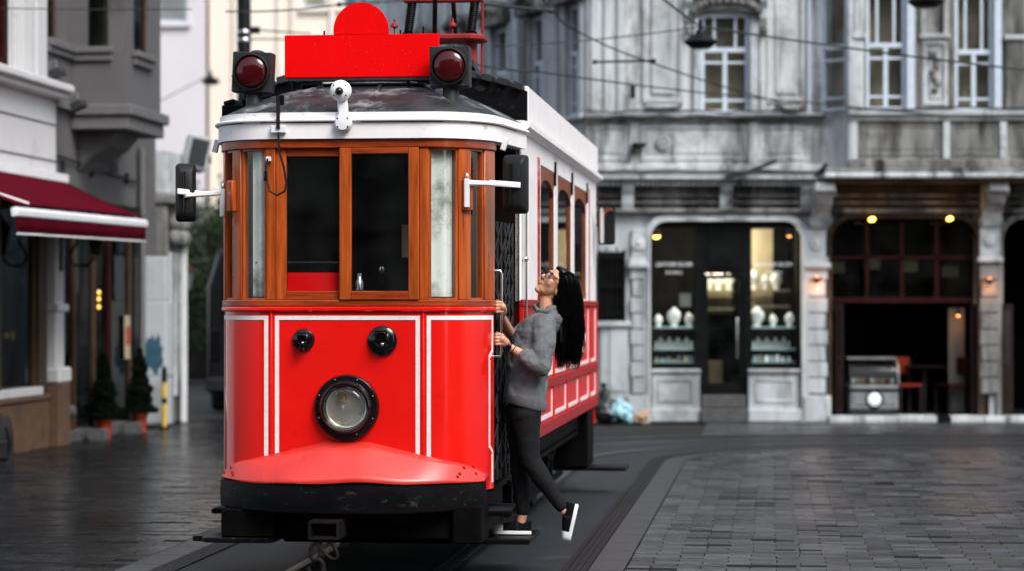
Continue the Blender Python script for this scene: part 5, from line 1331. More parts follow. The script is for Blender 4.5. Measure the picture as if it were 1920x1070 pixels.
# main roof
rings = []
for v in (1.14, 3, 5, 8.05):
    rings.append([Vector((u, v, 2.945 + .30 * (1 - (u / .985) ** 2))) for u in [-.985 + 1.97 * i / 20 for i in range(21)]])
mb = MB(); mb.loft(rings, caps=False, closed=False)
o = mb.build('main_roof', M['roof'], tram, smooth=60); sol = o.modifiers.new('thick', 'SOLIDIFY'); sol.thickness = .02; sol.offset = -1
# slatted black end boards on both shoulders of the roof
for sd_ in (-1, 1):
    mb = MB(); pts = []
    us = [.44 + .54 * i / 10 for i in range(11)]
    pts = [(sd_*u, 2.945 + .30*(1-(u/.985)**2)) for u in us] + [(sd_*u, 3.195 + .16*(1-(u/.985)**2)) for u in reversed(us)]
    mb.prism(pts, 'xz', 1.46, 1.50)
    eb = mb.build('roof_end_board', M['black'], tram)
    for i in range(5):
        u = .50 + .105 * i; z = 3.195 + .16*(1-(u/.985)**2)
        MB().obox((sd_*u, 1.62, z + .018), (.072, .40, .05), (0, sd_*(.12 + .2*u), 0)).build('roof_slat', M['grey_metal'], eb, bevel=.006)
    o = MB().box(sd_*.955, sd_*.985, 1.50, 8.02, 2.985, 3.235).build('roof_side_board', M['cream'], tram, bevel=.006)
    MB().box(sd_*.90, sd_*.952, 1.52, 8.0, 2.93, 3.20).build('board_batten', M['black'], o); MB().box(sd_*.955, sd_*.9885, 1.51, 8.01, 2.9755, 2.993).build('board_shadow_line', M['black'], o)  # black strip painted as the shadow line between side board and gutter
mb = MB().box(-.93,-.60,.56,.60,2.93,3.045)
eb = mb.build('shoulder_board', M['black'], tram, bevel=.006)
for i in range(3): MB().obox((-.88+.12*i,.66,3.06+.012*i), (.075,.2,.036), (0,-.25,0)).build('roof_slat', M['black'], eb, bevel=.006)
for sd_, ts in ((1, ((-2.4,-1.3),(-1.1,-.1),(.2,1.2),(1.5,2.6))),):
    for a_, b_ in ts: S('gutter_gap', M['black'], a_, b_, 2.879, 2.8845, .02, .0425, 20, parent=fas)
# resistor boxes and walkway
mb = MB(); mb.box(-.40, .42, 2.6, 4.4, 3.22, 3.42); mb.build('resistor_box', M['black'], tram, bevel=.01)
mb = MB()
mb.obox((.58, 1.9, 3.33), (.07, .9, .05), (R(-8), 0, 0)); mb.obox((.64, 1.75, 3.24), (.04,.04,.2)); mb.build('roof_bracket', M['grey_metal'], tram)
MB().box(.62,.86,2.2,2.8,3.16,3.30).build('fuse_box', M['grey_metal'], tram, bevel=.008)
# sign with its half disc
sg = MB().box(-.50, .505, .50, .56, 3.212, 3.488).build('destination_board', M['red_sign'], tram, bevel=.003)
MB().prism([(.18*math.cos(R(a)), 3.515 + .18*math.sin(R(a))) for a in range(0, 181, 6)] + [(-.18, 3.49), (.18, 3.49)], 'xz', .50, .53).build('board_disc', M['red_sign'], sg)
MB().box(-.475, .48, .505, .60, 3.192, 3.212).build('board_rail', M['grey_metal'], sg)
for u in (-.46, -.1, .3, .46):
    MB().tube([(u, .56, 3.20), (u * .98 + .02, .60, 3.03)], .011, 6).build('board_stay', M['black'], sg)
for u in (-.25, .25, .40):
    MB().box(u-.005, u+.005, .55, .56, 3.485, 3.50 + (.02 if u < 0.3 else .04)).build('board_pin', M['black'], sg)
mb = MB(); mb.box(-.42, .40, .62, 1.05, 3.03, 3.185); mb.build('board_cradle', M['black'], sg, bevel=.01)
# signal lamps
def signal(u, v, z, tilt):
    s_ = MB().lathe([(.052,0),(.052,.24),(.046,.25)], (u, v+.05, z-.36), (0,0,1), 20).build('signal_lamp', M['grey_metal'], tram, smooth=40)
    Mx = Matrix.Translation((u, v, z)) @ Matrix.Rotation(tilt, 4, 'Y')
    MB(Mx).box(-.128,.128,-.02,.10,-.132,.128).build('signal_housing', M['grey_metal'], s_, bevel=.006)
    b_ = MB(Mx).lathe([(.120,.0),(.120,.030),(.108,.034),(.106,.01)], (0,-.018,0), (0,-1,0), 36).build('lens_ring', M['plastic'], s_, smooth=35)
    MB(Mx).ell((0,-.028,0), (.106,.042,.106), nu=28, nv=14).build('signal_lens', M['lens_red'], s_, smooth=80)
    MB(Mx).ell((.02,.04,.125), (.05,.045,.022), nu=14, nv=7).build('housing_cap', M['grey_metal'], s_, smooth=60)
    for k in range(6):
        a = R(60 * k + 15); MB(Mx).obox((.119*math.cos(a), -.04, .119*math.sin(a)), (.020,.014,.010), (0,-a,0)).build('ring_clip', M['plastic'], s_)
signal(-.675, .33, 3.235, R(2.5)); signal(.602, .33, 3.258, R(-.5))
# white two-disc camera on the fascia
c_ = MB().lathe([(.055,0),(.055,.035),(.045,.05),(0,.055)], (-.012,-.045,2.875), (0,-1,0), 28).build('roof_camera', M['whitep'], tram, smooth=40)
MB().obox((-.018,-.045,2.97), (.062,.045,.20), (0,R(-4),0)).build('camera_arm', M['whitep'], c_, bevel=.01)
MB().lathe([(.066,0),(.066,.03),(.055,.05),(.03,.06),(0,.06)], (-.028,-.05,3.075), (0,-1,0), 28).build('camera_head', M['whitep'], c_, smooth=40)
MB().ell((-.03,-.112,3.068), (.026,.026,.026), nu=16, nv=8).build('camera_dome', M['gloss_black'], c_, smooth=80)
for a in (40, 140, 220, 320):
    MB().ell((-.028+.05*math.cos(R(a)), -.103, 3.075+.05*math.sin(R(a))), (.005,.005,.005), nu=6, nv=4).build('screw', M['black'], c_)
    MB().ell((-.012+.042*math.cos(R(a)), -.096, 2.875+.042*math.sin(R(a))), (.006,.005,.006), nu=6, nv=4).build('screw', M['black'], c_)
# strap with bracket and hanging cable
st = MB().box(-.433,-.410,-.085,-.078,2.84,3.045).build('roof_strap', M['plastic'], tram)
MB().box(-.47,-.375,-.075,-.045,2.815,2.862).build('strap_bracket', M['whitep'], st, bevel=.004)
MB().box(-.437,-.39,-.08,-.04,2.99,3.05).build('strap_clamp', M['black'], st, bevel=.004)
MB().tube([(-.42,-.08,2.82),(-.415,-.085,2.70),(-.385,-.085,2.60),(-.368,-.085,2.50),(-.38,-.085,2.45),(-.43,-.08,2.425),(-.475,-.075,2.45),(-.50,-.07,2.53),(-.503,-.06,2.60),(-.495,-.05,2.655)], .007, 6).build('hanging_cable', M['plastic'], st, smooth=60)
MB().lathe([(.012,0),(.014,.02),(.012,.06),(.006,.065)], (-.503,-.07,2.515), (0,0,1), 10).build('cable_plug', M['gloss_black'], st, smooth=40)
MB().box(-.51,-.478,-.04,-.012,2.64,2.67).build('cable_clip', M['whitep'], st, bevel=.003)
# wooden mirror blocks, mirrors
def mirror(u, z, v, arm_u, arm_v, wd, ht, face, rear=False):
    sg_ = 1 if u > 0 else -1
    Mx = Matrix.Translation((u, v, z)) @ Matrix.Rotation(face, 4, 'Z')
    pts = []
    h = MB(Mx)
    def rr(w_, h_, y_, c):
        out = []
        for cx, cz, a0 in ((w_-c, h_-c, 0), (-w_+c, h_-c, 90), (-w_+c, -h_+c, 180), (w_-c, -h_+c, 270)):
            out += [Vector((cx + c*math.cos(R(a0+30*i)), y_, cz + c*math.sin(R(a0+30*i)))) for i in range(4)]
        return out
    h.loft([rr(wd*.34, ht*.36, -.055, .02), rr(wd*.46, ht*.46, -.03, .025), rr(wd*.5, ht*.5, .0, .025), rr(wd*.5, ht*.5, .03, .025), rr(wd*.47, ht*.48, .03, .025)])
    mo = h.build('side_mirror', M['plastic'], tram, smooth=35)
    MB(Mx).loft([rr(wd*.42, ht*.455, .034, .02), rr(wd*.42, ht*.455, .037, .02)]).build('mirror_glass', M['mirror'], mo)
    MB(Mx).box(-wd*.12,-wd*.02,-.07,-.05,-ht*.36,ht*.36).build('housing_rib', M['gloss_black'], mo, bevel=.006)
    if arm_u is not None:
        MB().tube([(arm_u, arm_v, z+.005), (u*.93+arm_u*.07, v-.075, z-.004 if sg_>0 else z-.02)], .014, 6, flat=1.2).build('mirror_arm', M['whitep'], mo, smooth=50)
        MB().obox(((u*.8+arm_u*.2), (v-.075)*.8+arm_v*.2, z-.002), (.20,.016,.036), (0,R(4)*sg_, math.atan2(v-.075-arm_v, u-arm_u))).build('arm_sleeve', M['whitep'], mo, bevel=.003)
        MB().box(arm_u-.016, arm_u+.016, arm_v-.02, arm_v+.02, z-.15, z+.03).build('arm_bracket', M['whitep'], mo, bevel=.004)
        MB().lathe([(.014,0),(.014,.03),(.008,.04)], (arm_u, arm_v, z+.025), (0,0,1), 10).build('pivot', M['steel'], mo, smooth=40)
    return mo
m1 = mirror(-1.062, 2.455, .13, -.855, .27, .13, .37, R(14))
m2 = mirror(1.035, 2.50, .20, .745, .075, .16, .37, R(-10))
m3 = mirror(1.10, 2.48, 7.6, None, None, .16, .36, R(178))
MB().tube([(.98,8.0,2.5),(1.10,7.66,2.5)], .012, 6).build('mirror_arm', M['black'], m3)
for sd_, a, b in ((-1,-1.58,-1.47),(1,1.43,1.54)):
    S('mirror_block', M['wood'], a, b, 2.33, 2.53, 0, .04, 3, bevel=.008)
# small white clips at the ends of the fascia
for sd_ in (-1, 1):
    p, nn = plan(sd_*2.06)
    MB().obox((p.x + sd_*.06, p.y-.01, 2.77), (.035,.03,.085), (0,R(-14)*sd_ if sd_<0 else R(20),0)).build('fascia_clip', M['whitep'], tram, bevel=.004)

# pale sheets standing in for reflections in the curved corner panes
for t0, t1, mt in ((1.09,1.37,M['corner_reflection']), (-1.30,-1.09,M['corner_reflection'])):
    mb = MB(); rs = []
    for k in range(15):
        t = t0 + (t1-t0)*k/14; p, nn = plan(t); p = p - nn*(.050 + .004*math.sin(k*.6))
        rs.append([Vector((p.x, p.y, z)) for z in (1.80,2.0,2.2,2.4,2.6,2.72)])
    mb.loft(rs, caps=False, closed=False); mb.build('corner_reflection', mt, tram, smooth=80)
# guard boards and underfloor boxes, added to block light beneath the tram
lgd = MB().box(-.62,.62,.70,.76,.27,.50).build('shade_guard', M['under'], tram)
for i in range(7): MB().box(-.60,.60,.66,.70,.28+i*.03,.295+i*.03).build('shade_guard_slat', M['under'], lgd)
MB().box(-.70,.70,1.2,2.5,.14,.55).build('underfloor_blocker', M['under'], tram, bevel=.05)
MB().box(-.42,.42,5.7,7.4,.14,.6).build('rear_blocker', M['under'], tram, bevel=.05)
# --- platform door side: gate, grab rails, step
for sd_ in (-1, 1):
    gt = MB().box(sd_*.80, sd_*.83, .42, 1.12, .60, .64).build('folding_gate', M['black'], tram)
    for i in range(6):
        v = .50 + i * .115
        MB().tube([(sd_*(.86+.012*i), v, .62), (sd_*(.86+.012*i), v, 2.28)], .0085, 6).build('gate_bar', M['grey_metal'], gt)
    for j in range(8):
        for (a, b) in ((0,2),(2,0),(2,4),(4,2),(3,5),(5,3)):
            v0, v1 = .50 + a*.115, .50 + b*.115; z0 = .68 + j*.2
            MB().tube([(sd_*(.865+.012*a), v0, z0), (sd_*(.865+.012*b), v1, z0+.2)], .005, 4).build('gate_lattice', M['grey_metal'], gt)
    p, nn = plan(sd_*1.97)
    if sd_ > 0: rl = MB().tube([(p.x+sd_*.005,p.y+.03,1.96),(p.x+sd_*.045,p.y+.03,1.96),(p.x+sd_*.052,p.y+.03,1.94),(p.x+sd_*.052,p.y+.03,1.44),(p.x+sd_*.045,p.y+.03,1.42),(p.x+sd_*.005,p.y+.03,1.42)], .0095, 8).build('grab_rail', M['steel'], tram, smooth=60)
    o = MB().tube([(sd_*.995,1.25,1.2),(sd_*.995,1.25,2.40)], .011, 8).build('grab_pole', M['steel'], tram, smooth=60)
    for z in (1.3, 2.05): MB().ell((sd_*.99,1.25,z), (.022,.022,.022), nu=10, nv=6).build('pole_boss', M['steel'], o, smooth=60)
    # step well
    sb = MB().box(sd_*.62, sd_*.84, .28, .43, .26, .60).build('step_box', M['under'], tram, bevel=.01)
    MB().box(sd_*.62, sd_*.88, .43, 1.12, .56, .60).build('platform_edge', M['under'], sb)
    MB().box(sd_*.70, sd_*1.10, .46, 1.14, .215, .25).build('step_board', M['black'], sb, bevel=.006)
    for k in range(7):
        MB().box(sd_*.74, sd_*.97, .52+k*.08, .55+k*.08, .425, .432).build('tread_rib', M['grey_metal'], sb)
    MB().box(sd_*.72, sd_*.98, .48, 1.12, .395, .425).build('upper_step', M['under'], sb, bevel=.005)
    MB().box(sd_*.78, sd_*.82, .44, .50, .25, .60).build('step_bracket', M['under'], sb)
# front life-guard box and left foot plate
MB().box(-.44, .72, .05, .12, .285, .47).build('front_beam', M['under'], tram, bevel=.01)
MB().box(-.80, -.46, -.02, .16, .29, .47).build('guard_box', M['under'], tram, bevel=.01)
MB().box(.66, .845, .0, .22, .26, .50).build('guard_box', M['under'], tram, bevel=.01)
mb = MB().prism([(-.93,.0),(-.89,-.05),(-.50,-.05),(-.46,.0),(-.46,.3),(-.93,.3)], 'xy', .258, .29); mb.build('foot_plate', M['black'], tram, bevel=.006)
# coupler pocket, chain and hook
cp = MB()
def rr2(w_, h_, y_, cz): return [Vector((sx*w_, y_, cz+sz*h_)) for sx, sz in ((-1,-1),(1,-1),(1,1),(-1,1))]
cp.loft([rr2(.095,.055,.0,.37), rr2(.095,.055,-.33,.37), rr2(.080,.042,-.33,.37), rr2(.068,.034,-.22,.37)])
MBT = Matrix.Translation((-.085, -.02, .0))
cp.M = None
cpo = bpy.data.objects.new('coupler', cp.mesh('coupler', M['iron'])); C.objects.link(cpo); cpo.parent = tram; cpo.location = (-.085, -.02, 0)
def ring_path(c, r1, r2, a0, a1, n, rot=0):
    out = []
    for i in range(n + 1):
        a = R(a0 + (a1 - a0) * i / n)
        x, z = r1 * math.cos(a), r2 * math.sin(a)
        out.append((c[0] + x*math.cos(rot) - z*math.sin(rot), c[1], c[2] + x*math.sin(rot) + z*math.cos(rot)))
    return out
MB().tube(ring_path((-.055,-.30,.235),.03,.055,0,360,16)[:-1], .012, 8, closed=True).build('chain_link', M['iron'], cpo, smooth=60)
MB().tube(ring_path((.028,-.30,.255),.035,.075,0,360,16,R(38))[:-1], .011, 8, closed=True).build('chain_link', M['iron'], cpo, smooth=60)
MB().tube(ring_path((-.05,-.30,.135),.046,.06,75,-190,18), [.016]*6+[.019]*8+[.015]*5, 8).build('hook', M['iron'], cpo, smooth=60)
MB().tube([(-.055,-.30,.195),(-.052,-.30,.18)], .022, 8).build('hook_eye', M['iron'], cpo)

# --- saloon body
BW = .97
zf = .80
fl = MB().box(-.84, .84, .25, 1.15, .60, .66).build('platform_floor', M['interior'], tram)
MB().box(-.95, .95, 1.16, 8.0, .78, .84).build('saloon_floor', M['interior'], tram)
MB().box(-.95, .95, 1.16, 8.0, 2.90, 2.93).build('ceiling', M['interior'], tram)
# front bulkhead with door, its windows filled in to keep the cab dark
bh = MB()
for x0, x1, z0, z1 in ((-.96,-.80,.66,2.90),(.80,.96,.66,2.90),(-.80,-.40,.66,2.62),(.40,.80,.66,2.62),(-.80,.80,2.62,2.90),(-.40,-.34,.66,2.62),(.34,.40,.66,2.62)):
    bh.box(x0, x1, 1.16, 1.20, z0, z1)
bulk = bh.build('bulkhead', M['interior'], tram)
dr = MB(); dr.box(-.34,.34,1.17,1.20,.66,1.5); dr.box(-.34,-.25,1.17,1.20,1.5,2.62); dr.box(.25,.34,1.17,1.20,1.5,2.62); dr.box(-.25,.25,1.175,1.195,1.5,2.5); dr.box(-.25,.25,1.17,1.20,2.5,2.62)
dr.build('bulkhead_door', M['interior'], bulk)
MB().ell((.03,1.15,1.98),(.018,.012,.03), nu=10, nv=6).build('door_knob', M['steel'], bulk, smooth=60)
MB().box(.17,.265,1.13,1.14,2.06,2.28).build('notice', M['notice'], bulk)
# controller column, brake wheel, red backplate, bars seen through the left sash
ctl = MB().lathe([(.16,0),(.17,.9),(.12,.98),(.04,1.0)], (-.28,.42,.66), (0,0,1), 20).build('controller', M['black'], tram, smooth=40)
MB().tube([(-.28,.42,1.66),(-.28,.42,1.74),(-.18,.38,1.76)], .014, 8).build('controller_handle', M['brass'], ctl, smooth=50)
bw_ = MB().tube([(.28,.45,.66),(.28,.45,1.62)], .03, 10).build('brake_column', M['black'], tram, smooth=50)
MB().tube(ring_path((.28,.45,1.65),.15,.15,0,360,24)[:-1], .012, 8, closed=True, ).build('brake_wheel', M['brass'], bw_, smooth=60)
MB().box(-.389,-.047,.050,.060,1.80,1.945).build('inner_panel', M['red_sign'], tram)
MB().tube([(-.60,.08,2.01),(-.07,.08,2.01)], .007, 6).build('inner_rail', M['steel'], tram)
MB().lathe([(.022,0),(.024,.05),(.016,.06),(.014,.10),(0,.11)], (.075,.02,1.84), (0,0,1), 12).build('bell_handle', M['steel'], tram, smooth=40)
MB().box(-.66,-.63,.11,.13,1.80,2.05).build('side_latch', M['grey_metal'], tram)
# cab corner: window opening stays
for v0, v1 in ((1.16,2.42),):
    pass
WIN = [(2.50, 3.62), (3.92, 5.18), (5.50, 6.82)]
ZB, ZT = 1.80, 2.76           # window bottom, top
for sd_ in (-1, 1):
    X0, X1 = (BW-.045, BW) if sd_ > 0 else (-BW, -BW+.045)
    # pillars
    for a, b in ((1.16, 1.62),):
        MB().box(X0, X1, a, b, 1.765, 2.90).build('corner_pillar', M['cream'], tram, bevel=.008)
    MB().box(X0+sd_*.002, X1+sd_*.002, 1.622, 2.50, 1.765, 2.90).build('pillar', M['cream'], tram)
    for a, b in ((3.62,3.92),(5.18,5.50),(6.82,8.0)):
        MB().box(X0, X1, a, b, 1.765, 2.90).build('pillar', M['cream'], tram, bevel=.006)
    MB().box(X1-.006 if sd_>0 else X0-.004, X1+.006 if sd_>0 else X0+.006, 2.26, 2.42, 1.786, 2.80).build('pillar_stripe', M['red'], tram)
    MB().box(X1-.006 if sd_>0 else X0-.004, X1+.006 if sd_>0 else X0+.006, 7.1, 7.16, 1.76, 2.80).build('pillar_stripe', M['wood'], tram)
    for a, b in WIN:
        wf = MB()
        # wooden arched head and two stiles
        n = 10; r_ = (b - a) / 2; cx = (a + b) / 2
        outer = [(a, ZT), (b, ZT)]
        arch = [(cx + (r_-.07)*math.cos(R(180*i/n)), 2.56 + .11*math.sin(R(180*i/n))) for i in range(n+1)]
        wf.prism([(b, 2.56), (b, ZT), (a, ZT), (a, 2.56)] + [(cx - (r_-.035)*math.cos(R(180*i/n)), 2.56 + .11*math.sin(R(180*i/n))) for i in range(n+1)], 'yz', X0+.008, X1-.004)
        wf.box(X0+.008, X1-.004, a, a+.03, ZB+.06, 2.56); wf.box(X0+.008, X1-.004, b-.04, b, ZB+.06, 2.56)
        wf.box(X0+.008, X1-.002, a, b, ZB, ZB+.06)
        fo = wf.build('side_window', M['side_wood'], tram)
        MB().box(X0+.02, X0+.024, a+.06, b-.06, ZB+.05, 2.70).build('pane', M['glass'], fo)
        MB().box(X1-.002 if sd_>0 else X0-.012, X1+.012 if sd_>0 else X0+.002, b-.01, b+.06, 2.66, 2.84).build('window_catch', M['black'], fo)
    MB().box(X0, X1, 2.50, 6.82, ZT, 2.90).build('letterboard', M['cream'], tram)
    MB().box(X0, X1, 2.50, 6.82, 1.765, ZB).build('window_sill', M['cream'], tram)
    MB().prism([(sd_*.93,2.90),(sd_*.99,2.90),(sd_*1.03,2.93),(sd_*1.03,2.965),(sd_*.985,2.975),(sd_*.93,2.975)], 'xz', 1.14, 8.06).build('side_gutter', M['cream'], tram)
    # red lower side
    lo = MB().box(X0, X1-.004*sd_ if sd_>0 else X1, 1.16, 8.0, zf, 1.735).build('lower_panel', M['red_side'], tram)
    MB().box(X1-.02 if sd_>0 else X0-.022, X1+.022 if sd_>0 else X0+.02, 1.16, 8.0, 1.735, 1.785).build('waist_rail', M['red_dark'], tram, bevel=.006)
    xo0, xo1 = (X1-.01, X1+.018) if sd_ > 0 else (X0-.018, X0+.01)
    MB().box(xo0, xo1, 1.16, 8.0, 1.13, 1.20).build('side_rail', M['red_dark'], lo, bevel=.004)
    MB().box(xo0, xo1, 1.16, 8.0, .795, .885).build('side_rail', M['red_dark'], lo, bevel=.004)
    vb = [1.16, 2.25, 3.45, 4.65, 5.85, 7.05, 7.92]
    for v in vb:
        MB().box(xo0, xo1-.003 if sd_>0 else xo1, v, v+.08, .885, 1.13).build('side_batten', M['red_side'], lo)
        MB().box(xo0, xo1-.003 if sd_>0 else xo1, v, v+.08, 1.20, 1.735).build('side_batten', M['red_side'], lo)
    for a, b in zip(vb, vb[1:]):
        for z0, z1 in ((.885, 1.13), (1.20, 1.735)):
            mb = MB(); x_ = (X1-.004, X1+.004) if sd_ > 0 else (X0-.004, X0+.004)
            mb.box(*x_, a+.10, b-.02, z0+.02, z0+.05)
            mb.box(*x_, b-.05, b-.02, z0+.05, z1-.02)
            mb.build('panel_line', M['line'], lo)
    if sd_ > 0:
        for z, ln in ((1.55,.25),(1.42,.5),(1.33,.3)):
            MB().box(X1-.004, X1+.003, 6.2, 6.2+ln, z, z+.05 if ln<.5 else z+.07).build('notice_plate', M['line'], lo)
    # seats inside
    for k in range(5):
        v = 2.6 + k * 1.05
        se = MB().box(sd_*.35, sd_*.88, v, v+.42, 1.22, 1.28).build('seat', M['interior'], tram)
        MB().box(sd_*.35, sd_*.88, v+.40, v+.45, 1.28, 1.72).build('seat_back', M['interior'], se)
    # running gear
    tb = MB().box(sd_*.80, sd_*.86, 1.2, 7.2, .56, .79).build('sole_bar', M['under'], tram)
    for k in range(40):
        MB().ell((sd_*.862, 1.5+k*.14, .61), (.012,.016,.016), nu=6, nv=4).build('rivet', M['under'], tb)
        MB().ell((sd_*.862, 1.5+k*.14, .74), (.012,.016,.016), nu=6, nv=4).build('rivet', M['under'], tb)
    for v in (3.1, 6.0):
        wh = MB().lathe([(.0,-.05),(.10,-.05),(.12,-.03),(.30,-.02),(.33,-.05),(.385,-.05),(.40,.04),(.33,.045),(0,.045)], (sd_*.53, v, .385), (sd_*-1,0,0), 36).build('wheel', M['iron'], tram, smooth=35)
        MB().lathe([(.06,0),(.08,.10),(.05,.13),(0,.13)], (sd_*.58, v, .385), (sd_,0,0), 14).build('axle_box', M['under'], wh, smooth=40)
        MB().box(sd_*.64, sd_*.72, v-.22, v-.14, .2, .62).build('horn_guide', M['under'], wh)
        MB().box(sd_*.64, sd_*.72, v+.14, v+.22, .2, .62).build('horn_guide', M['under'], wh)
        MB().tube([(sd_*.70,v-.5,.50),(sd_*.70,v-.25,.44),(sd_*.70,v,.42),(sd_*.70,v+.25,.44),(sd_*.70,v+.5,.50)], .035, 6).build('leaf_spring', M['under'], wh)
    MB().tube([(sd_*.74,2.4,.24),(sd_*.74,6.7,.24)], .03, 6).build('guard_bar', M['under'], tram)
    rb = MB().box(sd_*.60, sd_*.95, 7.25, 7.95, .25, .79).build('rear_step_box', M['under'], tram, bevel=.01)
    MB().box(sd_*.62, sd_*1.30, 7.30, 7.75, .215, .25).build('rear_step_board', M['black'], rb, bevel=.008)
MB().tube([(-.6,3.1,.385),(.6,3.1,.385)], .06, 10).build('axle', M['under'], tram)
MB().tube([(-.6,6.0,.385),(.6,6.0,.385)], .06, 10).build('axle', M['under'], tram)
MB().box(-.40,.40,3.5,5.6,.25,.70).build('motor_case', M['under'], tram, bevel=.03)
# rear platform (mostly hidden)
MB().box(-.925,.925,7.94,7.99,.80,2.92).build('rear_bulkhead', M['interior'], tram)
pts = [(-.96,8.0),(-.87,8.75),(-.48,9.16),(.48,9.16),(.87,8.75),(.96,8.0)]
o = MB().prism(pts, 'xy', .62, 1.74).build('rear_dash', M['red'], tram)
MB().prism(pts, 'xy', 2.72, 2.93).build('rear_fascia', M['cream'], tram)
MB().prism([(x*.98,y) for x,y in pts], 'xy', 2.93, 3.05).build('rear_roof', M['roof'], tram)
for x, y in ((-.87,8.72),(-.48,9.12),(.48,9.12),(.87,8.72),(0,9.13)):
    MB().box(x-.04,x+.04,y-.03,y+.03,1.74,2.72).build('rear_post', M['wood'], tram)
# trolley base on the roof
tb = MB()
tb.prism([(-.28,2.15),(.52,2.15),(.60,2.22),(.60,2.40),(.52,2.47),(-.28,2.47)], 'xy', 3.63, 3.675)
tr = tb.build('trolley_base', M['salmon'], tram, bevel=.012)
for u in (-.24, .49):
    MB().tube([(u,2.3,3.20),(u,2.3,3.66)], [.05,.045], 12).build('base_leg', M['salmon'], tr, smooth=50)
for u in (.035, .49):
    MB().tube([(u,2.3,3.675),(u,2.3,3.70)], .045, 12).build('spring_seat', M['black'], tr, smooth=50)
    path = []
    for i in range(15*10+1):
        a = 2*math.pi*i/10; path.append((u+.028*math.cos(a)+.03*(i/150), 2.3+.028*math.sin(a), 3.70+.23*i/150))
    MB().tube(path, .008, 5).build('coil_spring', M['black'], tr, smooth=60)
    MB().tube([(u,2.3,3.69),(u+.03,2.3,3.94)], .02, 8).build('spring_rod', M['black'], tr)
MB().box(.0,.58,2.26,2.34,3.915,3.95).build('top_bar', M['salmon'], tr, bevel=.008)
for a, b in (((.24,2.2,3.66),(.30,1.9,4.7)),((.36,2.45,3.66),(.31,2.3,4.7))):
    MB().tube([a, b], .018, 8).build('trolley_rod', M['black'], tr, smooth=60)
for u in (-.05, .37):
    MB().lathe([(.006,0),(.006,.05),(.028,.06),(.028,.075),(.008,.095),(.010,.115),(0,.12)], (u,2.2,3.67), (0,0,1), 12).build('insulator_cap', M['salmon'], tr, smooth=50)
MB().tube([(.565,2.3,3.24),(.575,2.3,3.92)], .010, 6).build('tie_rod', M['salmon'], tr)
# ============================================================ person on the tram step
PY = 15.58
def W3(px, py, dy=0.0):
    Y = PY + dy
    return Vector(((px-960)/288.5, Y, 1.75 + (570-py)/288.5))
wm = thing('person', 'person in grey hoodie with long black hair leaning back from the tram door', 'person', (0, 0, 0))
f_ = Vector((-.63,-.48,.61)).normalized(); h_ = (Vector((.69,.02,.72)) - f_*f_.dot(Vector((.69,.02,.72)))).normalized(); s_ = f_.cross(h_).normalized()
if s_.y > 0: s_ = -s_                       # s_ points to the near side
HB = (f_, s_, h_)
Hc = W3(1041, 534)
def hp(a, b, c): return Hc + f_*a + s_*b + h_*c
def ell_h(mb, a, b, c, r): mb.ell(hp(a,b,c), r, HB, 20, 14)
bd = MB()
ell_h(bd, -.005,0,.02,(.094,.074,.094)); ell_h(bd, .030,0,-.028,(.064,.062,.080)); ell_h(bd, .048,0,-.075,(.042,.046,.036)); ell_h(bd, .070,0,-.098,(.024,.026,.020))
for q in (-1,1): ell_h(bd, .058,q*.036,-.022,(.030,.026,.030)); ell_h(bd, -.005,q*.074,-.02,(.018,.010,.030)); ell_h(bd, .050,q*.030,.036,(.038,.036,.016))
bd.cap(hp(.086,0,.018), hp(.108,0,-.018), .009, .0135); ell_h(bd, .093,.011,-.024,(.011,.009,.008)); ell_h(bd, .093,-.011,-.024,(.011,.009,.008))
ell_h(bd, .078,0,-.050,(.020,.030,.020))
neck0 = W3(1024, 582)
bd.chain([hp(-.02,0,-.055), hp(-.01,0,-.10), neck0, W3(1016,610)], [.050,.047,.052,.07])
# torso and legs under the clothes
bd.chain([W3(1012,612), W3(1000,660), W3(986,720), W3(980,765)], [.095,.10,.095,.105])
bd.chain([W3(1020,606,-.11), W3(1012,614), W3(1008,606,.11)], [.045,.075,.045])
SH, EL, WR = W3(1024,610,-.165), W3(1013,682,-.235), W3(952,646,-.22)
SH2, EL2, WR2 = W3(1008,606,.17), W3(961,634,.13), W3(941,590,-.12)
bd.chain([SH, EL], [.038,.036]); bd.chain([EL, EL.lerp(WR,.35), WR], [.040,.036,.0235])
bd.chain([SH2, EL2], [.046,.038]); bd.chain([EL2, EL2.lerp(WR2,.35), WR2], [.038,.034,.0225])
HIPN, KNN, ANN = W3(984,770,-.075), W3(994,860,-.07), W3(1056,952,-.06)
HIPF, KNF, ANF = W3(974,770,.075), W3(976,868,.075), W3(981,962,.07)
bd.chain([HIPN, KNN, KNN.lerp(ANN,.3), ANN], [.075,.05,.05,.031]); bd.chain([HIPF, KNF, KNF.lerp(ANF,.3), ANF], [.075,.05,.05,.031])
bd.chain([ANN, W3(1066,968,-.06)], [.031,.03]); bd.chain([ANF, W3(976,982,.07)], [.031,.03])
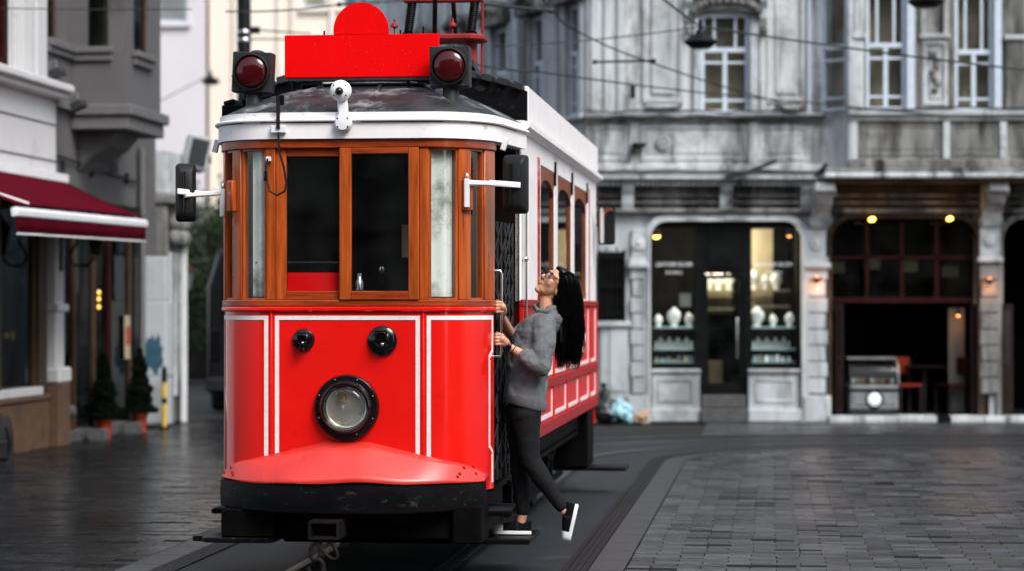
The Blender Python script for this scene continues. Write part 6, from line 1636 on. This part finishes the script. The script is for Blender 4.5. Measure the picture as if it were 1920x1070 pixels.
# hands: palm, four fingers closed round the rail, thumb
RX, RY = -.094, 15.345
def hand(wr, ctr, up, out):
    """ctr: grip centre on the rail; fingers wrap round a vertical rail at (RX, RY)"""
    pd = (Vector((RX, RY, ctr.z)) - wr).normalized()
    palm = wr.lerp(Vector((RX+.036, RY-.018, ctr.z)), .55)
    bd.chain([wr, palm, Vector((RX+.034, RY-.022, ctr.z))], [.0235,.030,.024])
    for i, (ln, r_) in enumerate(((.92,.0090),(1.0,.0095),(.96,.0092),(.82,.0082))):
        z = ctr.z + (1.5-i)*.0205
        base = Vector((RX+.030, RY-.026, z)); k1 = Vector((RX-.006, RY-.032*ln-.004, z-.002)); k2 = Vector((RX-.028*ln, RY-.008, z-.004)); k3 = Vector((RX-.016, RY+.020, z-.003))
        bd.chain([palm + Vector((0,-.004,(1.5-i)*.016)), base, k1, k2, k3], [.011, r_*1.1, r_, r_*.95, r_*.8], 8)
    b0 = palm + Vector((.0,.012,.024*up)); bd.chain([b0, Vector((RX+.022, RY+.022, ctr.z+.030*up)), Vector((RX-.004, RY+.024, ctr.z+.040*up))], [.013,.0105,.0085], 8)
hand(WR, Vector((RX, RY, 1.75+(570-634)/291)), 1, 1)
hand(WR2, Vector((RX, RY, 1.75+(570-574)/291)), 1, 1)
bo_ = bd.build('body', M['skin'], wm, smooth=80)
r_ = bo_.modifiers.new('remesh','REMESH'); r_.mode = 'VOXEL'; r_.voxel_size = .0042; r_.use_smooth_shade = True
sm_ = bo_.modifiers.new('smooth','SMOOTH'); sm_.factor = .5; sm_.iterations = 3
# face
for q in (-1, 1):
    MB().ell(hp(.079,q*.031,.010), (.010,.013,.008), HB, 14, 9).build('eye', M['eyewhite'], wm, smooth=80); MB().ell(hp(.087,q*.031,.012), (.004,.0055,.0055), HB, 10, 7).build('iris', M['eye'], wm, smooth=80)
    MB().chain([hp(.088,q*.014,.034), hp(.088,q*.032,.040), hp(.074,q*.050,.033)], [.0035,.0042,.002], 8).build('eyebrow', M['hair'], wm, smooth=80)
ms = MB(); P1 = []
for k in range(9):
    a = -1 + 2*k/8; P1.append(hp(.0935 - .022*a*a, a*.025, -.055 + .011*a*a))
ms.tube(P1, [.001,.003,.0045,.0052,.0054,.0052,.0045,.003,.001], 8, flat=1.0); ms.build('teeth', M['teeth'], wm, smooth=80)
for dz, rr_ in ((.0085,.0038), (-.0095,.0048)):
    lp = MB(); lp.tube([p + h_*dz*(1-abs(k-4)/4.4) + f_*.001 for k, p in enumerate(P1)], [rr_*(.4+.6*(1-abs(k-4)/4)) for k in range(9)], 8); lp.build('lip', M['lip'], wm, smooth=80)
# glasses
gl_ = MB()
for q in (-1, 1):
    c_ = hp(.1065,q*.034,.008); path = []
    for k in range(20):
        a = 2*math.pi*k/20; path.append(c_ + (s_*math.cos(a)*1.08 + h_*math.sin(a)*.92)*.0265 - f_*.006*abs(math.cos(a))*(1 if math.cos(a)*q > 0 else 0))
    gl_.tube(path, .0025, 6, closed=True); gl_.tube([c_ + s_*q*.028 + h_*.006 - f_*.006, hp(.055,q*.072,.010), hp(-.01,q*.082,.004), hp(-.03,q*.078,-.012)], .0028, 6)
gl_.tube([hp(.107,-.007,.012), hp(.112,0,.016), hp(.107,.007,.012)], .003, 6)
go = gl_.build('glasses', M['frames'], wm, smooth=60)
for q in (-1, 1):
    MB().lathe([(.0255,0),(.0255,.0012)], hp(.106,q*.034,.008), f_ + s_*q*.12, 18).build('lens', M['lens'], go)
# hair: cap over the skull, long fall, loose strands
hr = MB()
ell_h(hr, -.030,0,.034,(.092,.088,.098)); ell_h(hr, .022,0,.088,(.052,.064,.030)); ell_h(hr, -.075,0,-.01,(.055,.085,.08))
def hring(px, py, hx, hy, n=20):
    c_ = W3(px, py, .0); return [c_ + Vector((hx/288.5*math.cos(R(360*i/n)), hy*math.sin(R(360*i/n)), 0)) for i in range(n)]
hr.loft([hring(1056,510,8,.05), hring(1060,519,18,.085), hring(1063,545,24,.100), hring(1064,575,25,.106), hring(1064,605,24,.103), hring(1063,630,20,.09), hring(1061,650,14,.06), hring(1060,664,6,.03)])
ho = hr.build('hair', M['hair'], wm, smooth=80)
r_ = ho.modifiers.new('remesh','REMESH'); r_.mode = 'VOXEL'; r_.voxel_size = .006; r_.use_smooth_shade = True
sm_ = ho.modifiers.new('smooth','SMOOTH'); sm_.factor = .5; sm_.iterations = 5
rg = random.Random(21); sd3 = MB()
rows_ = [(507,1050,7,.040),(514,1058,17,.078),(545,1062.5,24.5,.102),(575,1064.5,26.5,.110),(610,1066,27,.113),(640,1066.5,26,.107),(662,1066,23.5,.095),(684,1065,18,.075)]
for i in range(1700):
    a = rg.uniform(0, 2*math.pi); en = rg.uniform(.66, 1.06); rr_ = math.sqrt(rg.uniform(.30, 1.12)); path = []
    ph = rg.uniform(0,6); dr_ = rg.uniform(-6,8)
    for k, (py, px, hx, hy) in enumerate(rows_):
        pyy = py if py < 520 else 520 + (py-520)*en; sp = 1 + (.09*rg.uniform(-1,1) if k > 4 else 0)
        aa = a + .06*math.sin(ph + k)
        path.append(W3(px + hx*rr_*sp*math.cos(aa) + (dr_*((k/7)**2.5)), pyy, hy*rr_*sp*math.sin(aa)))
    sd3.tube(path, [.0010,.0014,.0018,.0021,.0021,.0019,.0014,.0004], 3, caps=False)
for i in range(90):                      # crown strands from the hairline over the skull
    b = rg.uniform(-.08,.08); path = [hp(.058-abs(b)*.3, b*.75, .078-abs(b)*.35), hp(.02, b*1.0, .122-abs(b)*.25), hp(-.05, b*1.1, .128-abs(b)*.2), hp(-.105, b*1.15, .07), hp(-.13, b*1.15, -.02)]
    sd3.tube(path, [.0014,.0022,.0022,.002,.001], 3, caps=False)
for i in range(26):
    q = 1; a = rg.uniform(0,1); path = [hp(.035-.05*a, q*.074, .055-.05*a), hp(-.01-.03*a, q*.084, .0), hp(-.055, q*.088, -.05), W3(1050+8*a, 590, -.10), W3(1050+10*a, 640, -.105)]
    sd3.tube(path, [.0014,.002,.0022,.002,.0008], 3, caps=False)
sd3.build('hair_strands', M['hair'], ho, smooth=80)
# hoodie
hd = MB()
def tring(py, x0, x1, hy, tilt=0, n=28, dy=0.0):
    out = []
    for i in range(n):
        a = 2*math.pi*i/n; cx = math.copysign(abs(math.cos(a))**.85, math.cos(a)); sy = math.copysign(abs(math.sin(a))**.85, math.sin(a))
        out.append(W3((x0+x1)/2 + (x1-x0)/2*cx, py + tilt*cx, dy + hy*sy))
    return out
hd.loft([tring(585,1006,1042,.075,2), tring(592,998,1044,.13,3), tring(603,982,1043,.175,3), tring(620,966,1041,.185,2), tring(640,960,1038,.185,2), tring(662,955,1034,.18,2), tring(690,950,1030,.175,3), tring(720,945.5,1026,.178,4), tring(745,944,1024,.180,7), tring(755,946,1022,.176,9), tring(750,952,1016,.160,9)])
hd.chain([SH + Vector((-.02,.03,0)), SH.lerp(EL,.5), EL + Vector((.005,0,0)), EL.lerp(WR,.28), EL.lerp(WR,.50)], [.080,.074,.068,.061,.048])
hd.chain([SH2, SH2.lerp(EL2,.6), EL2, EL2.lerp(WR2,.15)], [.07,.062,.056,.048])
hd.chain([W3(1034,584,-.05), W3(1043,598,-.06), W3(1040,612,-.05)], [.04,.05,.045]); hd.chain([W3(1034,584,.05), W3(1043,598,.06), W3(1040,612,.05)], [.04,.05,.045])
hdo = hd.build('hoodie', M['hoodie'], wm, smooth=80)
r_ = hdo.modifiers.new('remesh','REMESH'); r_.mode = 'VOXEL'; r_.voxel_size = .0065; r_.use_smooth_shade = True
sm_ = hdo.modifiers.new('smooth','SMOOTH'); sm_.factor = .5; sm_.iterations = 6
tx = bpy.data.textures.new('cloth_folds', 'CLOUDS'); tx.noise_scale = .15; tx.noise_depth = 0
dm = hdo.modifiers.new('folds','DISPLACE'); dm.texture = tx; dm.strength = .020; dm.mid_level = .5
tx2 = bpy.data.textures.new('cloth_creases', 'MARBLE'); tx2.noise_scale = .09; tx2.turbulence = 6
dm = hdo.modifiers.new('creases','DISPLACE'); dm.texture = tx2; dm.strength = .012; dm.mid_level = .5
MB().tube([W3(1002,574,-.02), W3(1008,582,-.07), W3(1024,583,-.092), W3(1040,577,-.07), W3(1044,572,0), W3(1040,572,.07), W3(1022,573,.09), W3(1006,572,.06)], .012, 10, closed=True, flat=1.6).build('hood_collar', M['hoodie'], hdo, smooth=80)
b0 = EL.lerp(WR,.46); b1 = EL.lerp(WR,.56)
MB().tube([b0, b1], [.053,.046], 16).build('cuff', M['hoodie'], hdo, smooth=50, bevel=.004)
hm = MB(); hm.loft([tring(742,944,1025,.183,8), tring(758,943.5,1025,.183,10), tring(761,947,1021,.172,10), tring(746,950,1018,.165,8)], caps=False); hm.build('hem_band', M['hoodie'], hdo, smooth=60)
# leggings
lg = MB()
lg.ell(W3(982,768), (.115,.165,.11), nu=20, nv=12)
lg.chain([W3(986,772,-.075), HIPN.lerp(KNN,.4), KNN, KNN.lerp(ANN,.30), KNN.lerp(ANN,.6), KNN.lerp(ANN,.93)], [.104,.086,.066,.064,.053,.041], 16)
lg.chain([W3(974,772,.075), HIPF.lerp(KNF,.4), KNF, KNF.lerp(ANF,.3), KNF.lerp(ANF,.6), KNF.lerp(ANF,.95)], [.102,.084,.066,.064,.053,.041], 16)
lo_ = lg.build('leggings', M['leggings'], wm, smooth=80)
r_ = lo_.modifiers.new('remesh','REMESH'); r_.mode = 'VOXEL'; r_.voxel_size = .0065; r_.use_smooth_shade = True
sm_ = lo_.modifiers.new('smooth','SMOOTH'); sm_.factor = .5; sm_.iterations = 6
tx3 = bpy.data.textures.new('knit', 'MARBLE'); tx3.noise_scale = .06; tx3.turbulence = 6
dm = lo_.modifiers.new('creases','DISPLACE'); dm.texture = tx3; dm.strength = .004; dm.mid_level = .5
# shoes
def shoe(heel, fwd, up, L_=.25):
    fwd = Vector(fwd).normalized(); up = (Vector(up) - fwd*fwd.dot(Vector(up))).normalized(); sd_ = fwd.cross(up)
    Mx = Matrix((( fwd.x, sd_.x, up.x, heel.x), (fwd.y, sd_.y, up.y, heel.y), (fwd.z, sd_.z, up.z, heel.z), (0,0,0,1)))
    wf = lambda t: (.033 + .012*math.sin(math.pi*min(1,t*1.05)) + .004*math.sin(math.pi*t*2.2)) * (1 if t < .86 else max(.12, math.sqrt(max(0,1-((t-.86)/.14)**2)))) * (1 if t > .08 else .72 + .28*math.sqrt(t/.08))
    ts = [0,.02,.06,.12,.22,.34,.46,.58,.70,.80,.86,.91,.95,.98,1.0]
    def ring(t, z0, z1, k=1.0):
        w_ = wf(t)*k; x = t*L_
        return [Vector((x,-w_,z0)), Vector((x,w_,z0)), Vector((x,w_,z0+(z1-z0)*.5)), Vector((x,w_*.72,z0+(z1-z0)*.86)), Vector((x,w_*.28,z1)), Vector((x,-w_*.28,z1)), Vector((x,-w_*.72,z0+(z1-z0)*.86)), Vector((x,-w_,z0+(z1-z0)*.5))]
    up_h = lambda t: .088 - .012*math.sin(math.pi*min(1,t/.35)) if t < .35 else .088 - .034*((t-.35)/.65)
    so_ = MB(Mx); so_.loft([[Vector((t*L_+ (0.002 if t>.5 else -.002), -wf(t)*1.07, 0)), Vector((t*L_+(0.002 if t>.5 else -.002), wf(t)*1.07, 0)), Vector((t*L_, wf(t)*1.05, .024)), Vector((t*L_, -wf(t)*1.05, .024))] for t in ts])
    u_ = MB(Mx); u_.loft([ring(t, .022, up_h(t), .98) for t in ts])
    so = u_.build('shoe', M['shoe'], wm, smooth=60); sb = u_
    so_.build('sole', M['sole'], so, smooth=40, bevel=.003)
    tc_ = MB(Mx); tc_.loft([ring(t, .020, up_h(t)+.003, 1.03) for t in (.74,.80,.86,.91,.95,.98,1.0)]); tc_.build('toe_cap', M['sole'], so, smooth=60)
    st_ = MB(Mx); st_.loft([ring(t, .030, up_h(t)+.002, 1.0) for t in (.33,.40)]); st_.build('elastic_band', M['leggings'], so, smooth=60)
shoe(W3(996,1001.5,.07), (-1,-.02,.012), (0,0,1)); shoe(W3(1084,943,-.06), (-.22,-.03,-.97), (-.97,0,.22))
# wrist watch and hair tie
wd = (EL - WR).normalized(); wc = WR + wd*.012
MB().tube([wc - wd*.010, wc + wd*.010], .0275, 18).build('watch_strap', M['plastic'], wm, smooth=50); MB().lathe([(.021,0),(.021,.008),(.017,.011),(0,.011)], wc + Vector((-.005,-.026,.002)), (-.15,-1,.1), 20).build('watch_case', M['gloss_black'], wm, smooth=40)
wc = WR + wd*.046; MB().tube([wc - wd*.003, wc + wd*.003], .0285, 16).build('wrist_band', M['plastic'], wm, smooth=50)
